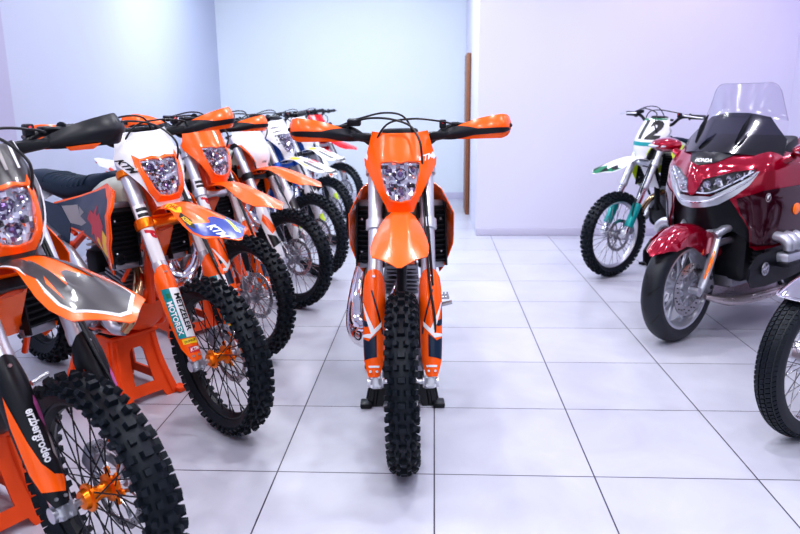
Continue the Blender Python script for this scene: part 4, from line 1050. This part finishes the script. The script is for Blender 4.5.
    t.tube([B(a, z) + V((.006, 0, 0)) for a, z in [(-2.03, .985), (-1.7, .935), (-1.1, .872), (-.55, .823), (0, .815), (.55, .823), (1.1, .872), (1.7, .935), (2.03, .985)]], .006, CHROME, 8, 4)
    t.build('front_lip', P)
    # black inner fairing and radiators below the lip
    t = MB(); t.panel([(-2.4, .52), (-1.2, .64), (1.2, .64), (2.4, .52), (2.0, .70), (1.7, .80), (1.2, .87), (0, .80), (-1.2, .87), (-1.7, .80), (-2.0, .70)], lambda a, z: B(a, z) - V((.05, 0, 0)), BLACKP, .004, C)
    for e in (-1, 1):
        t.box((-.40, e * .20, .56), (.05, .15, .26), RADI, rot=(0, 0, e * .3), bev=.01)
        for k in range(8): t.box((-.37, e * .205, .46 + k * .028), (.03, .13, .005), BLACKP, rot=(0, 0, e * .3))
    t.build('radiator', P)
    # grey strut seen from the lip down to the fender on its right side
    t = MB(); t.tube([(-.32, -.27, .84), (-.30, -.23, .72), (-.28, -.15, .60)], .010, GREYP, 8, 3); t.build('cowl_strut', P)
    # windscreen: base arc to top
    def WS(q, v):       # q -1..1 across, v 0..1 up
        w = srf_tab([(0, .315), (.3, .285), (.6, .235), (.85, .210), (1, .19)], v); xc = srf_tab([(0, -.21), (.5, -.47), (.7, -.505), (1, -.535)], v); z = srf_tab([(0, 1.085), (.5, 1.275), (.7, 1.355), (1, 1.47)], v)
        dep = srf_tab([(0, .22), (.5, .10), (1, .03)], v)
        return V((xc - dep * q * q, q * w, z - .035 * q * q * (1 - v)))
    t = MB(); t.panel([(-1, .50), (1, .50), (.98, .9), (.80, 1), (-.80, 1), (-.98, .9)], WS, CLEARS, 0, (.15, .08))
    rimp = [WS(q, v) for q, v in [(-1, .50), (-.98, .75), (-.95, .92), (-.80, 1), (-.4, 1.0), (0, 1.0), (.4, 1.0), (.80, 1), (.95, .92), (.98, .75), (1, .50)]]
    t.tube(rimp, .0016, CLEARE, 6, 3)
    ws = t.build('windscreen', P)
    t = MB(); t.panel([(-1, 0), (1, 0), (1, .25), (.72, .52), (.3, .56), (-.3, .56), (-.72, .52), (-1, .25)], lambda q, v: WS(q, v) + V((.012, 0, .004)), SMOKE, 0, (.15, .08)); t.build('smoked_lower_screen', ws)
    t = MB(); t.panel([(-2.4, 1.095), (-.95, 1.07), (-.5, 1.032), (0, 1.016), (.5, 1.032), (.95, 1.07), (2.4, 1.095), (2.3, 1.108), (1.2, 1.114), (0, 1.116), (-1.2, 1.114), (-2.3, 1.108)], B, BLACKP, .004, C, off=.004)
    t.panel([(-1, -.12), (1, -.12), (1, .1), (-1, .1)], lambda q, v: WS(q, v) + V((-.004, 0, -.004)), BLACKP, .004, (.15, .08))
    def TX(u, v): return B(u / .17, 1.040 + v)
    t.text('HONDA', TX, WHT, .006, .026, (.012, 0), 0, cell=(.02, .02), bold=.03, sx=1.1); t.build('screen_base', P)
    for e in (-1, 1):
        t = MB(); t.tube([(-.255, e * .118, 1.135), (-.32, e * .126, 1.215), (-.385, e * .128, 1.290)], [.012, .026, .005], BLACKP, 8, 4, flat=.35, up=(0, 1, 0)); t.build('wind_deflector', P)
        # mirrors
        t = MB(); c = V((-.44, e * .44, 1.10)); t.ring([[c + V((dx, e * w * math.cos(2*PI*k/16), h * math.sin(2*PI*k/16))) for k in range(16)] for dx, w, h in ((.075, .02, .012), (.05, .07, .032), (.0, .095, .045), (-.04, .10, .048), (-.05, .09, .042))], GWRED)
        t.tube([(-.44, e * .36, 1.07), (-.44, e * .30, 1.03)], [.035, .045], GWRED, 10, 0, flat=.6)
        o = t.build('mirror', P); s = MB(); s.ring([[c + V((dx, e * (w * math.cos(2*PI*k/16) + .01), h * math.sin(2*PI*k/16) - .004)) for k in range(16)] for dx, w, h in ((.078, .005, .003), (.070, .045, .010), (.050, .074, .018), (.03, .078, .02))], LAMPW); s.build('turn_signal', o)
    # dashboard behind the screen
    t = MB(); t.box((-.62, 0, 1.08), (.30, .50, .10), BLACKP, rot=(0, .35, 0), bev=.03); t.build('dashboard', P)
    t = MB()
    t.tube([(-.80, 0, 1.05), (-.80, .15, 1.06), (-.86, .30, 1.08), (-1.0, .40, 1.04)], .014, BLACKP, 10, 4); t.tube([(-.80, 0, 1.05), (-.80, -.15, 1.06), (-.86, -.30, 1.08), (-1.0, -.40, 1.04)], .014, BLACKP, 10, 4)
    for e in (-1, 1): t.cyl((-.93, e * .36, 1.06), (-1.03, e * .43, 1.03), .019, BLACKP)
    t.build('handlebar', P)
    # flat six engine with finned head covers and silver rail
    t = MB(); t.box((-.62, 0, .48), (.62, .44, .30), BLACKP, bev=.05); t.box((-.62, 0, .36), (.60, .30, .16), ALUD, bev=.04); t.box((-1.0, 0, .5), (.3, .36, .32), BLACKP, bev=.05)
    o = t.build('engine', P)
    for e in (-1, 1):
        t = MB()
        for k in range(3):
            xx = -.40 - k * .075; t.tube([(xx, e * .30, .625), (xx, e * .37, .615), (xx, e * .405, .585), (xx, e * .41, .55)], [.026, .032, .032, .028], SILVER, 12, 4)
        t.build('intake_cover', o)
        t = MB(); t.box((-.58, e * .385, .505), (.42, .085, .060), SILVER, bev=.018); t.box((-.58, e * .40, .47), (.44, .07, .03), BLACKP, bev=.01)
        for k in range(5): t.cyl((-.42 - k * .08, e * .385, .535), (-.42 - k * .08, e * .385, .541), .010, BLACKP)
        if e > 0:
            pl = lambda u, v: V((-u, .4285, v)); t.text('HONDA', pl, BLK, .001, .030, (.62, .505), 0, bold=.04)
        t.build('head_cover', o)
        t = MB()
        def cv(x, z, e=e): return V((-x if e > 0 else x, e * (.335 + .05 * min(1, max(0, (abs(x) - .12) / .4)) - .4 * abs(z - .45) ** 1.5), z))
        L = [(.13, .40), (.13, .47), (.20, .535), (.34, .55), (.90, .52), (.95, .42), (.70, .39), (.30, .345), (.18, .35)]
        L2 = L if e > 0 else [(-a, b) for a, b in L]
        t.panel(L2, cv, BLACKP, .01, .04)
        cc = V(cv(.26 if e > 0 else -.26, .455))
        t.lathe([(.030, 0), (.038, 0), (.038, .006), (.030, .006)], cc + V((0, e * .002, 0)), (0, e, 0), ALU, 30, closed=True)
        t.lathe([(.024, 0), (.024, .006), (.001, .009)], cc + V((0, e * .002, 0)), (0, e, 0), STEEL, 24)
        for k in range(5):
            a = 2 * PI * k / 5; t.tube([cc + V((0, e * .008, 0)), cc + V((.03 * math.cos(a), e * .006, .03 * math.sin(a)))], .004, ALU, 6)
        t.build('engine_cover', o)
        t = MB(); t.tube([(-.06 - .02, e * .12, .275), (-.20, e * .20, .245), (-.34, e * .27, .26), (-.50, e * .33, .285), (-.85, e * .36, .29), (-1.3, e * .34, .29), (-1.75, e * .34, .30)], [.018, .036, .036, .032, .036, .05, .055], PIPE, 14, 5, flat=.75); t.build('exhaust_pipe', P)
    t = MB(); t.panel([(-.22, -.15), (-.10, -.09), (-.10, .09), (-.22, .15), (-1.1, .2), (-1.1, -.2)], lambda x, y: V((x, y, lerp_tab([(-1.1, .19), (-.22, .22), (-.10, .30)], x))), PIPE, .006, .06); t.build('belly_pan', P)
    # tank, seat, rear body and luggage
    def sec(x, zc, w, h): return [V((x, w * math.copysign(abs(math.cos(a)) ** .7, math.cos(a)), zc + h * math.copysign(abs(math.sin(a)) ** .7, math.sin(a)))) for a in [2 * PI * k / 22 for k in range(22)]]
    t = MB(); t.ring([sec(-.66, .90, .14, .06), sec(-.75, .92, .19, .10), sec(-.92, .92, .20, .12), sec(-1.08, .86, .16, .12)], GWRED); t.build('fuel_tank', P)
    t = MB(); t.ring([sec(-1.02, .80, .13, .03), sec(-1.10, .77, .19, .07), sec(-1.28, .75, .21, .07), sec(-1.42, .79, .20, .08), sec(-1.46, .84, .19, .09), sec(-1.7, .86, .19, .07), sec(-1.86, .90, .17, .07)], SEAT); t.build('seat', P)
    t = MB(); t.ring([sec(-1.0, .64, .20, .10), sec(-1.2, .63, .22, .14), sec(-1.6, .64, .22, .16), sec(-2.0, .70, .20, .12), sec(-2.15, .74, .16, .05)], GWRED); t.build('rear_body', P)
    for e in (-1, 1):
        t = MB(); rg = []
        for x, w, h in ((-1.30, .03, .05), (-1.36, .08, .13), (-1.6, .11, .16), (-1.95, .11, .16), (-2.08, .09, .14), (-2.12, .05, .09)): rg.append([p + V((0, e * .34, 0)) for p in sec(x, .55, w, h)])
        t.ring(rg, GWRED); t.build('saddlebag', P)
    t = MB(); t.ring([sec(-1.80, 1.02, .20, .08), sec(-1.86, 1.03, .25, .15), sec(-2.15, 1.03, .26, .17), sec(-2.30, 1.02, .22, .14), sec(-2.33, 1.0, .16, .08)], GWRED); t.build('top_case', P)
    t = MB(); t.tube([(-.85, .16, .30), (-.87, .24, .12), (-.88, .28, .018)], .012, BLACKP, 8, 3); t.box((-.88, .285, .010), (.06, .04, .014), BLACKP, bev=.004); t.build('side_stand', P)
    return P
PIPE = mat('satin_exhaust', (.50, .44, .46), .28, metal=.85)
CLEARE = mat('screen_edge', (.30, .28, .40), .5)
touring_bike(1.421, 4.006, -2.442)

# ------------------------------------------------------------------ classic roadster at the right edge
def classic_bike(x, y, rz):
    P = empty('classic_motorcycle', (x, y, 0), rz); tag(P, 'black classic motorcycle with chrome front mudguard, its front wheel cut by the right edge', 'motorcycle')
    A = .34
    for nm, M, hw in (('front_wheel', Matrix.Translation((0, 0, A)), .055), ('rear_wheel', Matrix.Translation((-1.42, 0, A)), .062)):
        t = rim_mesh(.262, .034, CHROME); w = t.build(nm, P, M=M)
        road_tire(.335, .262, hw, blocks=True).build('tire', w)
        h = MB(); h.lathe([(.020, -.06), (.075, -.055), (.080, -.01), (.050, .0), (.040, .03), (.060, .035), (.060, .05), (.02, .055)], (0, 0, 0), (0, 1, 0), ALU, 32, cap=True); h.cyl((0, -.09, 0), (0, .09, 0), .010, ALU); h.build('hub', w)
        d = MB(); d.lathe([(.145, .058), (.145, .063), (.105, .063), (.105, .058)], (0, 0, 0), (0, 1, 0), STEEL, 48, closed=True)
        for k in range(6): a = k * PI / 3; d.tube([(.05 * math.cos(a), .056, .05 * math.sin(a)), (.108 * math.cos(a), .060, .108 * math.sin(a))], .008, ALUD, 6)
        d.build('brake_disc', w)
        me = None
        for i in range(36):
            a, b = spoke_path(i, 36, .264, .055, .036); dd = b - a
            if me is None:
                s = MB(); s.cyl((0, 0, 0), (0, 0, 1), .0021, STEEL, 6); me = s.mesh('spoke')
            link_mesh('spoke', me, w, Matrix.Translation(a) @ dd.to_track_quat('Z', 'Y').to_matrix().to_4x4() @ Matrix.Diagonal((1, 1, dd.length, 1)))
    t = MB(); t.box((-.11, .075, A + .05), (.07, .05, .10), GWDARK, rot=(0, .4, 0), bev=.012); t.build('brake_caliper', P)
    def mS(d, v):
        r = .375 - .035 * abs(v) ** 2.2; a = R_(d); k = max(0, (60 - d) / 30); return V(((r + .012 * k) * math.cos(a), v * .074, A + (r + .0 * k) * math.sin(a)))
    t = MB(); t.panel([(54, -.75), (60, -1), (178, -1), (184, -.6), (184, .6), (178, 1), (60, 1), (54, .75), (51, 0)], mS, CHROME, .003, (6, .15))
    t.tube([mS(60, -1), mS(54, -.8), mS(51, 0), mS(54, .8), mS(60, 1)], .006, CHROME, 8, 4); t.build('front_mudguard', P)
    for e in (-1, 1):
        t = MB(); rk = R_(27); up = V((-math.sin(rk), 0, math.cos(rk))); b = V((.0, e * .10, A))
        t.cyl(b - up * .03, b + up * .36, .028, ALU, 18); t.cyl(b + up * .36, b + up * .76, .0205, CHROME, 18); t.cyl(b + up * .36, b + up * .40, .034, BLACKP, 18); t.build('fork_leg', P)
        s = MB(); s.tube([V((0, e * .10, A)) + up * .30, mS(96, e * .98)], .006, CHROME, 6); s.build('mudguard_stay', P)
    t = MB(); t.lathe([(.001, -.12), (.05, -.11), (.085, -.06), (.095, 0), (.10, .01), (.095, .018)], (-.20, 0, .93), (1, 0, 0), BLACKP, 30); t.lathe([(.095, .016), (.06, .030), (.001, .036)], (-.20, 0, .93), (1, 0, 0), LAMPW, 30); t.build('headlight', P)
    t = MB(); t.box((-.335, 0, .98), (.10, .27, .03), ALU, rot=(0, -.4, 0), bev=.01); t.box((-.25, 0, .78), (.10, .27, .03), ALU, rot=(0, -.4, 0), bev=.01); t.build('triple_clamp', P)
    t = MB(); pts = [(-.58, -.29, .97), (-.46, -.25, 1.0), (-.37, -.12, .99), (-.37, .12, .99), (-.46, .25, 1.0), (-.58, .29, .97)]; t.tube(pts, .011, CHROME, 10, 6); t.build('handlebar', P)
    def sec(x, zc, w, h): return [V((x, w * math.copysign(abs(math.cos(a)) ** .8, math.cos(a)), zc + h * math.copysign(abs(math.sin(a)) ** .8, math.sin(a)))) for a in [2 * PI * k / 20 for k in range(20)]]
    t = MB(); t.ring([sec(-.38, .86, .05, .05), sec(-.42, .87, .11, .10), sec(-.55, .87, .14, .12), sec(-.75, .84, .11, .10), sec(-.84, .81, .07, .05)], BLACKP); t.build('fuel_tank', P)
    t = MB(); t.ring([sec(-.80, .80, .09, .03), sec(-.88, .80, .12, .05), sec(-1.2, .80, .12, .05), sec(-1.45, .84, .10, .03)], SEAT); t.build('seat', P)
    t = MB(); t.box((-.66, 0, .38), (.34, .24, .20), ALU, bev=.05)
    for k in range(9): t.box((-.60, 0, .50 + k * .022), (.20, .30, .010), ALUD, bev=.003)
    t.build('engine', P)
    t = MB()
    for e in (-1, 1):
        t.tube([(-.32, 0, .80), (-.40, e * .06, .60), (-.46, e * .12, .34), (-.60, e * .14, .27), (-.9, e * .14, .28), (-1.05, e * .12, .45), (-1.1, e * .11, .72)], .016, BLACKP, 9, 5)
        t.tube([(-.34, 0, .86), (-.7, e * .07, .76), (-1.2, e * .11, .74), (-1.55, e * .11, .72)], .014, BLACKP, 9, 4); t.tube([(-.95, e * .12, .36), (-1.42, e * .12, A)], .018, BLACKP, 8); t.tube([(-1.30, e * .13, .72), (-1.40, e * .13, .38)], .024, CHROME, 10)
    t.build('frame', P)
    for e in (-1, 1):
        t = MB(); t.tube([(-.52, e * .08, .58), (-.42, e * .12, .48), (-.44, e * .17, .32), (-.60, e * .20, .26), (-1.0, e * .20, .27), (-1.6, e * .21, .34)], [.02, .02, .02, .022, .036, .042], CHROME, 12, 5); t.build('exhaust_pipe', P)
    t = MB(); t.panel([(20, -1), (140, -1), (140, 1), (20, 1)], lambda d, v: V((-1.42 - (.385 - .03 * v * v) * math.cos(R_(d)), -v * .08, A + (.385 - .03 * v * v) * math.sin(R_(d)))), CHROME, .003, (8, .2)); t.build('rear_mudguard', P)
    t = MB(); t.tube([(-.80, .14, .28), (-.84, .22, .10), (-.85, .25, .012)], .010, BLACKP, 8, 3); t.build('side_stand', P)
    return P
classic_bike(1.56, 2.785, -2.6)
SC.view_settings.view_transform = 'Standard'; SC.view_settings.look = 'Medium High Contrast'; SC.view_settings.exposure = -.38
SC.cycles.use_denoising = True
